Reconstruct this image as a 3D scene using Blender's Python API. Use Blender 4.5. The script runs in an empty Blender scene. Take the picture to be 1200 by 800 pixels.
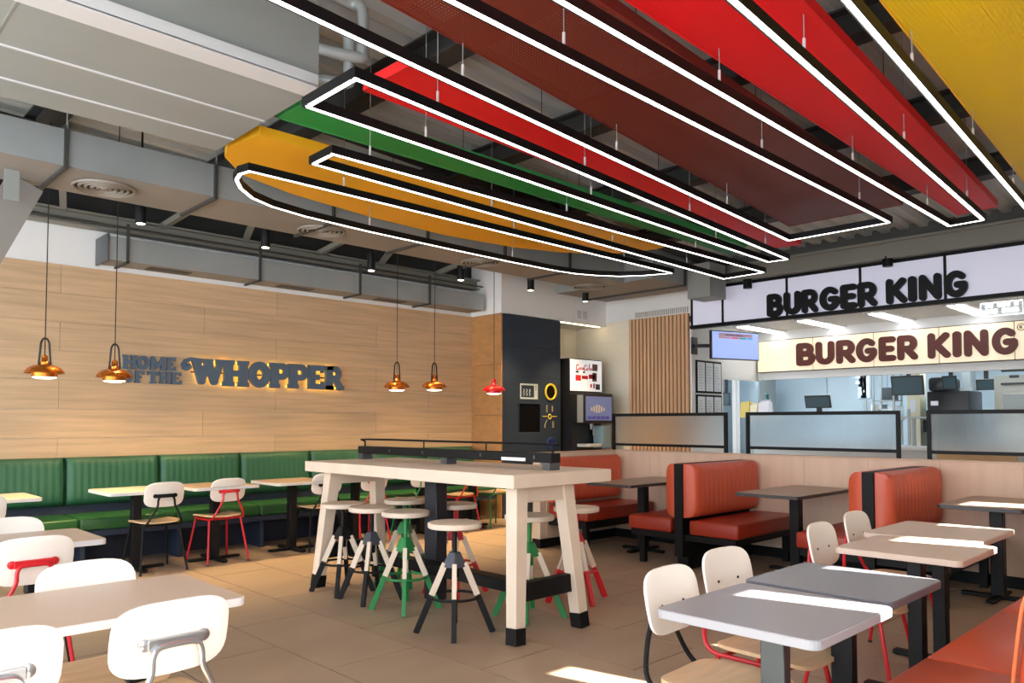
import bpy, bmesh, math, random
from mathutils import Vector, Matrix
random.seed(7)
scn = bpy.context.scene
COL = scn.collection
# ---------------------------------------------------------------- camera
F = 899.0; PITCH = math.radians(2.3); YAW = math.radians(45.7); CAMH = 1.37
CX, CY = 600.0, 495.5 - F * math.tan(PITCH)
fw = Vector((math.cos(YAW) * math.cos(PITCH), math.sin(YAW) * math.cos(PITCH), math.sin(PITCH)))
rt = Vector((math.sin(YAW), -math.cos(YAW), 0)); up = rt.cross(fw)
cam = bpy.data.cameras.new('camera'); camo = bpy.data.objects.new('camera', cam); COL.objects.link(camo)
M = Matrix((rt, up, -fw)).transposed().to_4x4(); M.translation = Vector((0, 0, CAMH)); camo.matrix_world = M
cam.sensor_width = 36; cam.lens = F * 36 / 1200; cam.shift_y = (CY - 400) / 1200
cam.clip_start = 0.02
scn.camera = camo
def _ray(u, v): return fw + rt * ((u - CX) / F) - up * ((v - CY) / F)
def onX(u, v, x):
    d = _ray(u, v); return Vector((0, 0, CAMH)) + d * (x / d.x)
def onY(u, v, y):
    d = _ray(u, v); return Vector((0, 0, CAMH)) + d * (y / d.y)
def onZ(u, v, z):
    d = _ray(u, v); return Vector((0, 0, CAMH)) + d * ((z - CAMH) / d.z)
# ---------------------------------------------------------------- world, sun, exposure
w = bpy.data.worlds.new('daylight'); scn.world = w; w.use_nodes = True
bg = w.node_tree.nodes['Background']; bg.inputs[0].default_value = (0.86, 0.93, 1.0, 1); bg.inputs[1].default_value = 5.2
sun = bpy.data.lights.new('sun', 'SUN'); sun.energy = 42; sun.angle = math.radians(0.6); sun.color = (1, .95, .86)
suno = bpy.data.objects.new('sun', sun); COL.objects.link(suno)
SD = Vector((-0.22, 1.0, -0.72)).normalized()
suno.rotation_euler = SD.to_track_quat('-Z', 'Y').to_euler(); suno.location = (6, -6, 6)
scn.view_settings.view_transform = 'Standard'; scn.view_settings.look = 'None'
scn.view_settings.exposure = 0.45; scn.view_settings.gamma = 1; scn.view_settings.use_curve_mapping = False
# ---------------------------------------------------------------- materials
def lin(r, g, b):
    f = lambda c: (c / 255 / 12.92) if c <= 10 else ((c / 255 + .055) / 1.055) ** 2.4
    return (f(r), f(g), f(b), 1)
MATS = {}
def mat(name, col, rough=.5, metal=0, emit=None, es=0, coat=0, trans=0, alpha=1, bump=None, var=None):
    if name in MATS: return MATS[name]
    m = bpy.data.materials.new(name); m.use_nodes = True; nt = m.node_tree; b = nt.nodes['Principled BSDF']
    b.inputs['Base Color'].default_value = col; b.inputs['Roughness'].default_value = rough; b.inputs['Metallic'].default_value = metal
    if emit: b.inputs['Emission Color'].default_value = emit; b.inputs['Emission Strength'].default_value = es
    if coat: b.inputs['Coat Weight'].default_value = coat
    if trans: b.inputs['Transmission Weight'].default_value = trans
    b.inputs['Alpha'].default_value = alpha
    if var or bump:
        geo = nt.nodes.new('ShaderNodeNewGeometry'); mp = nt.nodes.new('ShaderNodeMapping'); nt.links.new(geo.outputs['Position'], mp.inputs['Vector'])
        nz = nt.nodes.new('ShaderNodeTexNoise'); nz.inputs['Detail'].default_value = 6; nt.links.new(mp.outputs[0], nz.inputs['Vector'])
        sc = (var or bump)[0]; mp.inputs['Scale'].default_value = sc; nz.inputs['Scale'].default_value = 1
        if var:
            lo = 1 - var[1]; hi = 1 + var[1]
            rp = nt.nodes.new('ShaderNodeMapRange'); rp.inputs[1].default_value = .3; rp.inputs[2].default_value = .7; rp.inputs[3].default_value = lo; rp.inputs[4].default_value = hi
            nt.links.new(nz.outputs['Fac'], rp.inputs[0])
            oi = nt.nodes.new('ShaderNodeObjectInfo'); mr = nt.nodes.new('ShaderNodeMapRange'); mr.inputs[3].default_value = 1 - var[2]; mr.inputs[4].default_value = 1 + var[2]
            nt.links.new(oi.outputs['Random'], mr.inputs[0])
            mu = nt.nodes.new('ShaderNodeMath'); mu.operation = 'MULTIPLY'; nt.links.new(rp.outputs[0], mu.inputs[0]); nt.links.new(mr.outputs[0], mu.inputs[1])
            vm = nt.nodes.new('ShaderNodeVectorMath'); vm.operation = 'SCALE'; vm.inputs[0].default_value = col[:3]; nt.links.new(mu.outputs[0], vm.inputs['Scale'])
            nt.links.new(vm.outputs[0], b.inputs['Base Color'])
        if bump:
            bp = nt.nodes.new('ShaderNodeBump'); bp.inputs['Strength'].default_value = bump[1]; bp.inputs['Distance'].default_value = .01
            nt.links.new(nz.outputs['Fac'], bp.inputs['Height']); nt.links.new(bp.outputs[0], b.inputs['Normal'])
    MATS[name] = m; return m
def perforated(name, col, pitch=.022, hole=.30, rough=.45):
    m = bpy.data.materials.new(name); m.use_nodes = True; nt = m.node_tree; b = nt.nodes['Principled BSDF']
    b.inputs['Base Color'].default_value = col; b.inputs['Roughness'].default_value = rough
    out = nt.nodes['Material Output']
    geo = nt.nodes.new('ShaderNodeNewGeometry'); sc = nt.nodes.new('ShaderNodeVectorMath'); sc.operation = 'SCALE'; sc.inputs['Scale'].default_value = 1 / pitch
    nt.links.new(geo.outputs['Position'], sc.inputs[0])
    fr = nt.nodes.new('ShaderNodeVectorMath'); fr.operation = 'FRACTION'; nt.links.new(sc.outputs[0], fr.inputs[0])
    sb = nt.nodes.new('ShaderNodeVectorMath'); sb.operation = 'SUBTRACT'; sb.inputs[1].default_value = (.5, .5, .5); nt.links.new(fr.outputs[0], sb.inputs[0])
    ml = nt.nodes.new('ShaderNodeVectorMath'); ml.operation = 'MULTIPLY'; ml.inputs[1].default_value = (1, 1, 0); nt.links.new(sb.outputs[0], ml.inputs[0])
    ln = nt.nodes.new('ShaderNodeVectorMath'); ln.operation = 'LENGTH'; nt.links.new(ml.outputs[0], ln.inputs[0])
    gt = nt.nodes.new('ShaderNodeMath'); gt.operation = 'GREATER_THAN'; gt.inputs[1].default_value = hole; nt.links.new(ln.outputs['Value'], gt.inputs[0])
    nt.links.new(gt.outputs[0], b.inputs['Alpha'])
    MATS[name] = m; return m
def reeded(name):
    m = bpy.data.materials.new(name); m.use_nodes = True; nt = m.node_tree; b = nt.nodes['Principled BSDF']
    b.inputs['Base Color'].default_value = (.93, .97, 1, 1); b.inputs['Roughness'].default_value = .32; b.inputs['Transmission Weight'].default_value = 1; b.inputs['IOR'].default_value = 1.18
    geo = nt.nodes.new('ShaderNodeNewGeometry'); wv = nt.nodes.new('ShaderNodeTexWave'); wv.bands_direction = 'Y'; wv.inputs['Scale'].default_value = 16
    nt.links.new(geo.outputs['Position'], wv.inputs['Vector'])
    bp = nt.nodes.new('ShaderNodeBump'); bp.inputs['Strength'].default_value = .35; bp.inputs['Distance'].default_value = .004
    nt.links.new(wv.outputs['Fac'], bp.inputs['Height']); nt.links.new(bp.outputs[0], b.inputs['Normal'])
    MATS[name] = m; return m
black = mat('black powder coat', (.006, .006, .0065, 1), .5); black.node_tree.nodes['Principled BSDF'].inputs['Specular IOR Level'].default_value = .2
blackm = mat('black satin metal', (.008, .008, .009, 1), .45); blackm.node_tree.nodes['Principled BSDF'].inputs['Specular IOR Level'].default_value = .25
white_p = mat('white paint', lin(240, 240, 238), .7)
white_lam = mat('white laminate', lin(236, 230, 222), .35, var=((3, 3, 3), .02, .03))
birch = mat('birch plywood', lin(224, 188, 146), .45, var=((4, 30, 4), .10, .05))
red_m = mat('red powder coat', lin(196, 22, 34), .35)
green_m = mat('green powder coat', lin(22, 120, 58), .35)
silver = mat('brushed silver tube', lin(170, 172, 176), .28, .9)
glide = mat('dark rubber', (.02, .02, .02, 1), .8)
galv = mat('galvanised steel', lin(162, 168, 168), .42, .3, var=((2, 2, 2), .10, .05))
galvb = mat('browner duct underside', lin(138, 134, 128), .6, var=((2, 2, 2), .06, .03))  # darker, browner tone than the duct sides
boxm = mat('grey air handling box', lin(148, 152, 148), .5, .1, var=((1.5, 1.5, 1.5), .05, .02))
deckm = mat('steel roof deck', lin(206, 208, 204), .5, .1, var=((.7, 5, 1), .16, .03))
beamm = mat('dark grey beam paint', lin(58, 58, 56), .6)
fbeam = mat('olive grey beam paint', lin(132, 130, 120), .6)
led = mat('led diffuser', (1, 1, 1, 1), .5, emit=(1, .96, .9, 1), es=5)
oakw = mat('light oak plank', lin(200, 170, 134), .5, var=((1.3, 1.3, 26), .13, .04))
oakr = mat('brown oak panel', lin(186, 138, 88), .5, var=((6, 6, 14), .12, .04))
booth_oak = mat('pale pinkish oak panel', lin(214, 184, 160), .5, var=((9, 9, .8), .07, .03))
slatm = mat('oak slat', lin(216, 176, 136), .5, var=((9, 9, 1), .10, .06))
whitewash = mat('whitewashed pine', lin(214, 196, 176), .5, var=((6, 6, 5), .05, .02))
floorm = mat('sand porcelain tile', lin(160, 138, 116), .42, var=((.9, 2.2, 1), .10, .035))
groutm = mat('grout', lin(66, 54, 44), .8)
creamtile = mat('cream tile', lin(240, 232, 212), .35, var=((5, 5, 25), .02, .01))
navy = mat('navy laminate', lin(38, 50, 66), .45, var=((2, 2, 6), .05, .02))
navyb = mat('navy bench base', lin(36, 48, 68), .5)
greenv = mat('green vinyl', lin(34, 86, 62), .5, var=((3, 3, 3), .05, .03))
greens = mat('green vinyl seat', lin(34, 84, 42), .38, var=((3, 3, 3), .05, .03))
orangev = mat('terracotta vinyl', lin(202, 86, 56), .38, var=((3, 3, 3), .05, .03))
seatred = mat('brick red vinyl', lin(156, 48, 28), .38, var=((3, 3, 3), .05, .03))
letterg = mat('slate blue letter', lin(80, 98, 116), .6)
yglow = mat('yellow sign glow', lin(250, 200, 40), .5, emit=(1, .66, .06, 1), es=4)
copper = mat('copper lacquer', lin(196, 112, 40), .25, .85)
pend_gl = mat('pendant opal glass', (1, 1, 1, 1), .4, emit=(1, .87, .68, 1), es=6)
redsh = mat('red enamel', lin(200, 18, 24), .25, coat=.4)
dkm = mat('dark bronze', lin(50, 46, 42), .4, .5)
grey_top = mat('grey laminate', lin(140, 138, 144), .3)
beige_top = mat('greige laminate', lin(196, 174, 156), .35)
taupe_top = mat('taupe laminate', lin(150, 128, 112), .35)
edge_w = mat('pale edge band', lin(214, 212, 212), .35)
edge_d = mat('dark edge band', lin(60, 56, 54), .4)
reed = reeded('reeded glass')
P_Y = perforated('perforated yellow', lin(255, 184, 22), hole=.2); P_G = perforated('perforated green', lin(34, 148, 62), hole=.2)
P_R = perforated('perforated red', lin(244, 18, 28), hole=.2); P_M = perforated('perforated maroon', lin(122, 44, 32), hole=.26)
P_Y2 = perforated('perforated bright yellow', lin(255, 212, 20), hole=.24)
S_Y = mat('yellow flange', lin(250, 184, 30), .45); S_G = mat('green flange', lin(60, 160, 90), .45); S_R = mat('red flange', lin(232, 30, 32), .45); S_M = mat('maroon flange', lin(120, 36, 28), .45)
# ---------------------------------------------------------------- mesh helpers
class MB:
    def __init__(s): s.v = []; s.f = []
    def add(s, vs, fs):
        o = len(s.v); s.v += [tuple(x) for x in vs]; s.f += [tuple(i + o for i in f) for f in fs]; return s
    def box(s, x0, x1, y0, y1, z0, z1):
        return s.add([(x0, y0, z0), (x1, y0, z0), (x1, y1, z0), (x0, y1, z0), (x0, y0, z1), (x1, y0, z1), (x1, y1, z1), (x0, y1, z1)],
                     [(0, 3, 2, 1), (4, 5, 6, 7), (0, 1, 5, 4), (1, 2, 6, 5), (2, 3, 7, 6), (3, 0, 4, 7)])
    def beam(s, a, b, w, h, upv=(0, 0, 1), w2=None, h2=None):
        a = Vector(a); b = Vector(b); d = (b - a).normalized(); u = Vector(upv)
        if abs(d.dot(u)) > .99: u = Vector((0, 1, 0))
        r = d.cross(u).normalized(); u = r.cross(d)
        w2 = w2 or w; h2 = h2 or h; vs = []
        for p, ww, hh in ((a, w, h), (b, w2, h2)):
            for sx, sy in ((-1, -1), (1, -1), (1, 1), (-1, 1)): vs.append(p + r * (sx * ww / 2) + u * (sy * hh / 2))
        return s.add(vs, [(0, 1, 2, 3), (7, 6, 5, 4), (0, 4, 5, 1), (1, 5, 6, 2), (2, 6, 7, 3), (3, 7, 4, 0)])
    def tube(s, pts, r, n=8, closed=False):
        pts = [Vector(p) for p in pts]; m = len(pts); o = len(s.v); prev = None; fs = []
        for i, p in enumerate(pts):
            if closed: d = (pts[(i + 1) % m] - pts[i - 1]).normalized()
            else: d = (pts[min(i + 1, m - 1)] - pts[max(i - 1, 0)]).normalized()
            if prev is None:
                u = Vector((0, 0, 1)) if abs(d.z) < .9 else Vector((1, 0, 0)); u = (u - d * u.dot(d)).normalized()
            else: u = (prev - d * prev.dot(d)).normalized()
            prev = u; q = d.cross(u); rr = r[i] if isinstance(r, (list, tuple)) else r
            for k in range(n):
                a = 2 * math.pi * k / n; s.v.append(tuple(p + u * (rr * math.cos(a)) + q * (rr * math.sin(a))))
        for i in range(m if closed else m - 1):
            j = (i + 1) % m
            for k in range(n):
                k2 = (k + 1) % n; fs.append((o + i * n + k, o + i * n + k2, o + j * n + k2, o + j * n + k))
        if not closed: fs.append(tuple(o + k for k in range(n))[::-1]); fs.append(tuple(o + (m - 1) * n + k for k in range(n)))
        s.f += fs; return s
    def lathe(s, prof, c=(0, 0, 0), n=24, capb=True, capt=True):
        o = len(s.v)
        for r, z in prof:
            for k in range(n):
                a = 2 * math.pi * k / n; s.v.append((c[0] + r * math.cos(a), c[1] + r * math.sin(a), c[2] + z))
        for i in range(len(prof) - 1):
            for k in range(n):
                k2 = (k + 1) % n; s.f.append((o + i * n + k, o + i * n + k2, o + (i + 1) * n + k2, o + (i + 1) * n + k))
        if capb: s.f.append(tuple(o + k for k in range(n))[::-1])
        if capt: s.f.append(tuple(o + (len(prof) - 1) * n + k for k in range(n)))
        return s
    def prism(s, poly, fn, d0, d1):
        n = len(poly); vs = [fn(a, b, d0) for a, b in poly] + [fn(a, b, d1) for a, b in poly]
        return s.add(vs, [tuple(range(n))[::-1], tuple(range(n, 2 * n))] + [(i, (i + 1) % n, n + (i + 1) % n, n + i) for i in range(n)])
    def build(s, name, m, parent=None, smooth=False, bevel=0, seg=2, loc=None):
        me = bpy.data.meshes.new(name); me.from_pydata(s.v, [], s.f)
        bm = bmesh.new(); bm.from_mesh(me)
        if bevel:
            es = [e for e in bm.edges if len(e.link_faces) == 2 and e.calc_face_angle(0) > .5]
            bmesh.ops.bevel(bm, geom=es, offset=bevel, segments=seg, profile=.5, affect='EDGES')
        bmesh.ops.recalc_face_normals(bm, faces=bm.faces)
        bm.to_mesh(me); bm.free()
        if smooth:
            for p in me.polygons: p.use_smooth = True
            me.set_sharp_from_angle(angle=math.radians(42))
        me.materials.append(m)
        ob = bpy.data.objects.new(name, me); COL.objects.link(ob)
        if parent: ob.parent = parent
        if loc: ob.location = loc
        return ob
def box(name, m, b, parent=None, bevel=0, seg=2, smooth=False): return MB().box(*b).build(name, m, parent, bevel=bevel, seg=seg, smooth=smooth or bevel > 0)
def tag(o, label, cat, group=None):
    o['label'] = label; o['category'] = cat
    if group: o['group'] = group
    return o
def thing(name, label, cat, loc=(0, 0, 0), rz=0, group=None):
    o = bpy.data.objects.new(name, None); o.empty_display_size = .1; COL.objects.link(o); o.location = loc; o.rotation_euler = (0, 0, rz)
    return tag(o, label, cat, group)
def struct(o): o['kind'] = 'structure'; return o
def plabel(o, l): o['label'] = l; return o
def link_copy(ob, parent, loc=None):
    c = ob.copy(); COL.objects.link(c); c.parent = parent
    if loc is not None: c.location = loc
    return c
def copy_tree(o, parent=None):
    c = o.copy(); COL.objects.link(c); c.parent = parent
    for ch in list(o.children):
        if ch.type in ('MESH', 'LIGHT', 'EMPTY'): copy_tree(ch, c)
    return c
def paint(root, mp):   # give copied parts their own material: mesh copy per colour, cached
    for ch in list(root.children):
        if ch.type == 'MESH' and ch.name.split('.')[0] in mp:
            m = mp[ch.name.split('.')[0]]; key = (ch.data.name.split('|')[0], m.name)
            if key not in PC: PC[key] = ch.data.copy(); PC[key].materials.clear(); PC[key].materials.append(m)
            ch.data = PC[key]
        paint(ch, mp)
PC = {}
def smooth_path(pts, n=5):
    pts = [Vector(p) for p in pts]; out = []
    for i in range(len(pts) - 1):
        p0 = pts[max(i - 1, 0)]; p1 = pts[i]; p2 = pts[i + 1]; p3 = pts[min(i + 2, len(pts) - 1)]
        for k in range(n):
            t = k / n; out.append(.5 * ((2 * p1) + (p2 - p0) * t + (2 * p0 - 5 * p1 + 4 * p2 - p3) * t * t + (3 * p1 - p0 - 3 * p2 + p3) * t ** 3))
    return out + [pts[-1]]
def supere(a, b, e=4, n=28):
    o = []
    for k in range(n):
        t = 2 * math.pi * k / n; c, s_ = math.cos(t), math.sin(t)
        o.append((a * math.copysign(abs(c) ** (2 / e), c), b * math.copysign(abs(s_) ** (2 / e), s_)))
    return o
def rrect(x0, x1, y0, y1, r, n=4):
    o = []
    for cx, cy, a0 in ((x1 - r, y1 - r, 0), (x0 + r, y1 - r, 90), (x0 + r, y0 + r, 180), (x1 - r, y0 + r, 270)):
        for k in range(n + 1):
            a = math.radians(a0 + 90 * k / n); o.append((cx + r * math.cos(a), cy + r * math.sin(a)))
    return o
XY = lambda a, b, d: (a, b, d)
# ================================================================ STRUCTURE
YW = 8.7; XR = 7.63; YD = 8.04; XS = 10.05; XH = 7.45; YRW = -0.35
# floor: base slab with grout colour, tiles are its pieces
fl = struct(box('floor', groutm, (-3, 16, YRW - .3, 9.2, -.12, -.004)))
TG = .010; tm = {}
for ci in range(-8, 8):
    x0 = 2.9 + .6 * ci; off = 3.22 if ci % 2 == 0 else 2.62
    for r in range(-4, 6):
        y0 = off + 1.2 * r; y1 = y0 + 1.2
        y0 = max(y0, YRW); y1 = min(y1, YW)
        if y1 - y0 < .1 or x0 < -2.6: continue
        key = round(y1 - y0, 3)
        if key not in tm:
            t = MB().box(0, .6 - TG, 0, key - TG, -.004, 0).build('tile', floorm, fl); tm[key] = t
        else: t = link_copy(tm[key], fl)
        t.location = (x0 + TG / 2, y0 + TG / 2, 0)
box('queue_floor', floorm, (7.7, 15.9, YRW, 8.69, -.004, 0), fl)
# left wall: white plaster with oak planks
wl = struct(box('wall_left', white_p, (-3, XR + .2, YW, YW + .15, 0, 3.42)))
struct(box('wall_left_upper', mat('charcoal upper board', lin(52, 54, 54), .7), (-3, XR + .2, YW + .02, YW + .15, 3.42, 4.4)))  # dark board added in place of the dark deck above the beam
rowh = (2.97 - .93) / 7; pk = {}
for r in range(7):
    z0 = .93 + rowh * r; st = 2.116 if r % 2 == 0 else 3.571
    xs = [st + 2.34 * k for k in range(-3, 4)]
    edges = [-3] + [x for x in xs if -2.9 < x < XR - .05] + [XR]
    for a, b in zip(edges[:-1], edges[1:]):
        key = round(b - a, 3)
        if key not in pk: pk[key] = p = MB().box(.0015, key - .0015, 0, .016, .001, rowh - .001).build('plank', oakw, wl, bevel=.0012, seg=1)
        else: p = link_copy(pk[key], wl)
        p.location = (a, YW - .016, z0)
# return wall next to the waste station
wr = struct(box('wall_return', white_p, (XR, XR + .12, YD, YW, 2.97, 3.9)))
for k in range(4): box('panel', oakr, (XR, XR + .02, YD + .001, YW, .002 + k * .742, .740 + k * .742), wr, bevel=.002, seg=1)
# soffit above the station and the drinks alcove
ws = struct(box('wall_soffit', white_p, (XR + .12, XS, YD, YW, 2.975, 3.9)))
sw = thing('switch_plate', 'small double white switch plate on the soffit above the drinks alcove', 'switch', onY(682, 369, YD - .006))
for dx in (-.07, .07): box('rocker', mat('pale grey plastic', lin(205, 205, 208), .4), (dx - .05, dx + .05, -.006, .004, -.065, .065), sw, bevel=.006)
box('frame', white_p, (-.15, .15, -.002, .006, -.09, .09), sw, bevel=.004)
# alcove
wa = struct(box('wall_alcove', creamtile, (XR, XS, YW, YW + .1, 0, 3)))
for r in range(9):
    z0 = r * .325
    for c in range(3):
        a = 8.9 + c * .4
        box('tile', creamtile, (a + .001, a + .398, YW - .006, YW, z0 + .001, z0 + .323), wa)
box('alcove_light', mat('warm led strip', (1, 1, 1, 1), emit=(1, .78, .45, 1), es=7), (8.95, 9.98, 8.12, 8.15, 2.965, 2.975), ws)
# slat wall plane
wb = struct(box('wall_queue', white_p, (XS, XS + .12, 6.4, YW, 0, 3.9)))
for r in range(9):
    z0 = r * .338
    box('tile', creamtile, (XS - .006, XS, 7.57, YW - .006, z0 + .001, z0 + .336), wb)
ns = 16; pitch = (7.556 - 6.43) / ns
for k in range(ns):
    y = 6.43 + pitch * k
    if k == 0: sl = MB().box(-.035, 0, .012, pitch - .012, 0, 3.04).build('slat', slatm, wb, bevel=.003, seg=1)
    else: sl = link_copy(sl, wb)
    sl.location = (XS, y, 0)
box('slat_backing', mat('dark slat gap', lin(120, 86, 58), .7), (XS - .008, XS, 6.43, 7.556, 0, 3.04), wb)
vt = thing('air_vent', 'long pale grille vent set in the white wall above the wood slats', 'vent', (XS, 6.93, 3.1))
box('frame', white_p, (-.02, 0, -.52, .52, -.055, .055), vt, bevel=.004)
for k in range(26):
    y = -.49 + k * .0385
    box('fin', mat('grille grey', lin(165, 160, 152), .5), (-.026, -.018, y, y + .02, -.042, .042), vt)
# counter zone shell
side = struct(box('wall_counter_side', white_p, (XS + .12, 10.95, 6.4, 6.52, 0, 2.9)))
box('lintel', white_p, (10.95, 12.2, 6.4, 6.52, 2.08, 2.9), side)
struct(box('ceiling_counter', white_p, (XS, 15.6, YRW, 9, 2.9, 3.0)))
bk = struct(box('wall_bulkhead', white_p, (12.1, 12.22, YRW, 6.4, 2.10, 2.9)))
kw = mat('pale blue kitchen panel', lin(196, 214, 226), .35)
kb = struct(box('wall_kitchen', kw, (15.5, 15.6, YRW, 9, 0, 3)))
for k in range(8):
    box('panel', kw, (15.48, 15.5, YRW + .02 + k * 1.17, YRW + 1.18 + k * 1.17, .02, 2.88), kb, bevel=.004, seg=1)
struct(box('wall_kitchen_side', kw, (10.95, 15.6, 8.7, 8.8, 0, 3)))
# right wall behind the banquette: unseen windows, shade gaps shaped to place the sun stripes
wrt = struct(box('wall_right', white_p, (-3, 15.6, YRW - .12, YRW, 2.7, 4.4)))
box('sill', white_p, (-3, 15.6, YRW - .12, YRW, 0, .75), wrt)
gaps = [(2.93, 3.06, 1.70, 2.08), (3.66, 3.74, 1.7, 2.08), (3.84, 4.02, 1.98, 2.38), (4.70, 4.93, 1.78, 2.14), (5.55, 5.66, 1.86, 2.16), (7.0, 7.35, 1.98, 2.36)]
shade = mat('roller shade', lin(226, 224, 220), .8)
nt = shade.node_tree; b = nt.nodes['Principled BSDF']; tr = nt.nodes.new('ShaderNodeBsdfTranslucent'); tr.inputs[0].default_value = (.8, .78, .74, 1); mx = nt.nodes.new('ShaderNodeMixShader'); mx.inputs[0].default_value = .10
nt.links.new(b.outputs[0], mx.inputs[1]); nt.links.new(tr.outputs[0], mx.inputs[2]); nt.links.new(mx.outputs[0], nt.nodes['Material Output'].inputs[0])
xe = 1.3
for x0, x1, z0, z1 in gaps + [(15.6, 15.6, 0, 0)]:
    box('roller_shade', shade, (xe, x0, YRW - .06, YRW - .045, .75, 2.7), wrt)
    if x1 > x0:
        box('roller_shade', shade, (x0, x1, YRW - .06, YRW - .045, z1, 2.7), wrt)
        if z0 > .8: box('roller_shade', shade, (x0, x1, YRW - .06, YRW - .045, .75, z0), wrt)
    xe = x1
box('roller_shade', shade, (-3, 1.3, YRW - .06, YRW - .045, 2.5, 2.7), wrt)
# glazed front behind the camera
wf = struct(box('window_1', black, (-3, -2.9, YRW, YW, 3.25, 4.4)))
for k in range(7): box('mullion', black, (-3, -2.92, YRW + k * 1.5, YRW + .07 + k * 1.5, 0, 3.25), wf)
# roof deck
def decz(x): return 4.22 - .045 * x
dm = MB(); P_ = .22; prof = [(0, 0), (.09, 0), (.11, .06), (.20, .06), (.22, 0)]
n = int((YW + .4 - YRW) / P_) + 1; pts = []
for k in range(n):
    for a, b in prof[:-1]: pts.append((YRW - .3 + k * P_ + a, b))
vs = []; XA, XB = -3.0, 10.3
for y, z in pts: vs += [(XA, y, decz(XA) + z), (XB, y, decz(XB) + z)]
dm.add(vs, [(2 * i, 2 * i + 1, 2 * i + 3, 2 * i + 2) for i in range(len(pts) - 1)])
deck = struct(dm.build('ceiling', deckm))
for x in (-1.6, .1, 1.7, 3.3, 4.9, 6.5, 8.1):
    MB().box(x - .09, x + .09, YRW, YW, decz(x) - .20, decz(x) - .18).box(x - .012, x + .012, YRW, YW, decz(x) - .18, decz(x) - .01).box(x - .09, x + .09, YRW, YW, decz(x) - .02, decz(x) - .005).build('beam', beamm, deck)
for y in (5.9, 7.9):
    MB().beam((-2.9, y, decz(-2.9) - .1), (9.6, y, decz(9.6) - .1), .07, .09).build('purlin', beamm, deck)
for k in range(9):
    x = .2 + .95 * k
    MB().beam((x, 8.6, 3.5), (x + (.35 if k % 2 else -.35), 7.3, 3.85), .06, .06).build('brace', fbeam, deck)
wbm = struct(MB().box(-3, XR, 8.5, 8.66, 3.36, 3.38).box(-3, XR, 8.57, 8.59, 3.38, 3.49).box(-3, XR, 8.5, 8.66, 3.49, 3.51).build('trim_1', fbeam))
struct(MB().box(9.86, 10.04, YRW, 6.9, 3.40, 3.425).box(9.9, 9.93, YRW, 6.9, 3.425, 3.60).box(9.86, 10.04, YRW, 6.9, 3.60, 3.63).build('trim_2', fbeam))
struct(box('wall_upper_counter', mat('dark upper wall', lin(90, 90, 88), .8), (XS + .04, XS + .12, YRW, 6.4, 2.83, 3.95)))
cd = tag(MB().tube([(-2.9, 8.3, 3.36), (7.5, 8.3, 3.36)], .012, 6).build('conduit', beamm), 'thin dark conduit pipe running along the beam above the oak wall', 'pipe')
# half wall of the booths
hw = struct(box('wall_booth', booth_oak, (XH + .01, XH + .12, YRW, 5.94, .0, 1.03)))
yy = [5.94 - .62 * k for k in range(11)]
for a, b in zip(yy[:-1], yy[1:]): box('panel', booth_oak, (XH, XH + .012, max(b, YRW) + .001, a - .001, .1, 1.03), hw)
box('cap', mat('pale oak cap', lin(206, 176, 150), .5), (XH - .008, XH + .13, YRW, 5.95, 1.03, 1.045), hw, bevel=.002, seg=1)
hr = struct(box('wall_booth_return', whitewash, (6.12, XH, 5.83, 5.94, .1, 1.03)))
box('cap', mat('pale oak cap', lin(206, 176, 150)), (6.11, XH, 5.82, 5.95, 1.03, 1.045), hr, bevel=.002, seg=1)
box('kick', black, (6.115, XH, 5.825, 5.945, 0, .1), hr)
box('kick', black, (XH - .004, XH + .01, YRW, 5.83, 0, .1), hw)
# ================================================================ CEILING: ducts, box
def flange(parent, x, y0, y1, z0, z1, t=.025):
    MB().box(x - .015, x + .015, y0 - t, y1 + t, z0 - t, z0).box(x - .015, x + .015, y0 - t, y0, z0, z1).box(x - .015, x + .015, y1, y1 + t, z0, z1).box(x - .015, x + .015, y0 - t, y1 + t, z1, z1 + t).build('flange', beamm, parent)
dz0, dz1 = 3.32, 3.60
du = thing('ventilation_duct', 'long rectangular galvanised duct with round diffusers above the pendant lamps', 'duct', (0, 0, 0))
xs = [-2.5, -.7, .44, 1.59, 2.74, 3.9, 5.05, 6.2, 7.35, 8.5]
for a, b in zip(xs[:-1], xs[1:]):
    s_ = box('duct_section', galv, (a, b, 6.48, 7.2, dz0 + .002, dz1), du)
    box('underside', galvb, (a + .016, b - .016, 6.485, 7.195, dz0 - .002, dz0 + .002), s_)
for x in xs[1:-1]:
    flange(du, x, 6.48, 7.2, dz0, dz1)
    MB().tube([(x, 6.46, dz1), (x, 6.46, decz(x))], .006, 6).build('hanger_rod', galv, du)
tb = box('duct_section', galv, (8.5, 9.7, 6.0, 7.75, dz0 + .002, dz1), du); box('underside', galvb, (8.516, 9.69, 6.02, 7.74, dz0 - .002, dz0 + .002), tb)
flange(du, 9.25, 6.0, 7.75, dz0, dz1)
bl = box('branch', boxm, (9.3, 9.72, 5.62, 5.98, 3.12, 3.60), du)
a_ = onY(30, 214, 7.1); b_ = onY(-40, 330, 7.1)
MB().beam(a_, b_, .26, .06, (0, 1, 0)).build('branch_takeoff', galvb, du)
a_ = onY(13, 196, 6.9); b_ = onY(13, 236, 6.9); MB().box(a_.x - .05, a_.x + .05, 6.86, 6.875, b_.z, dz0).build('takeoff_edge', boxm, du)
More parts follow.
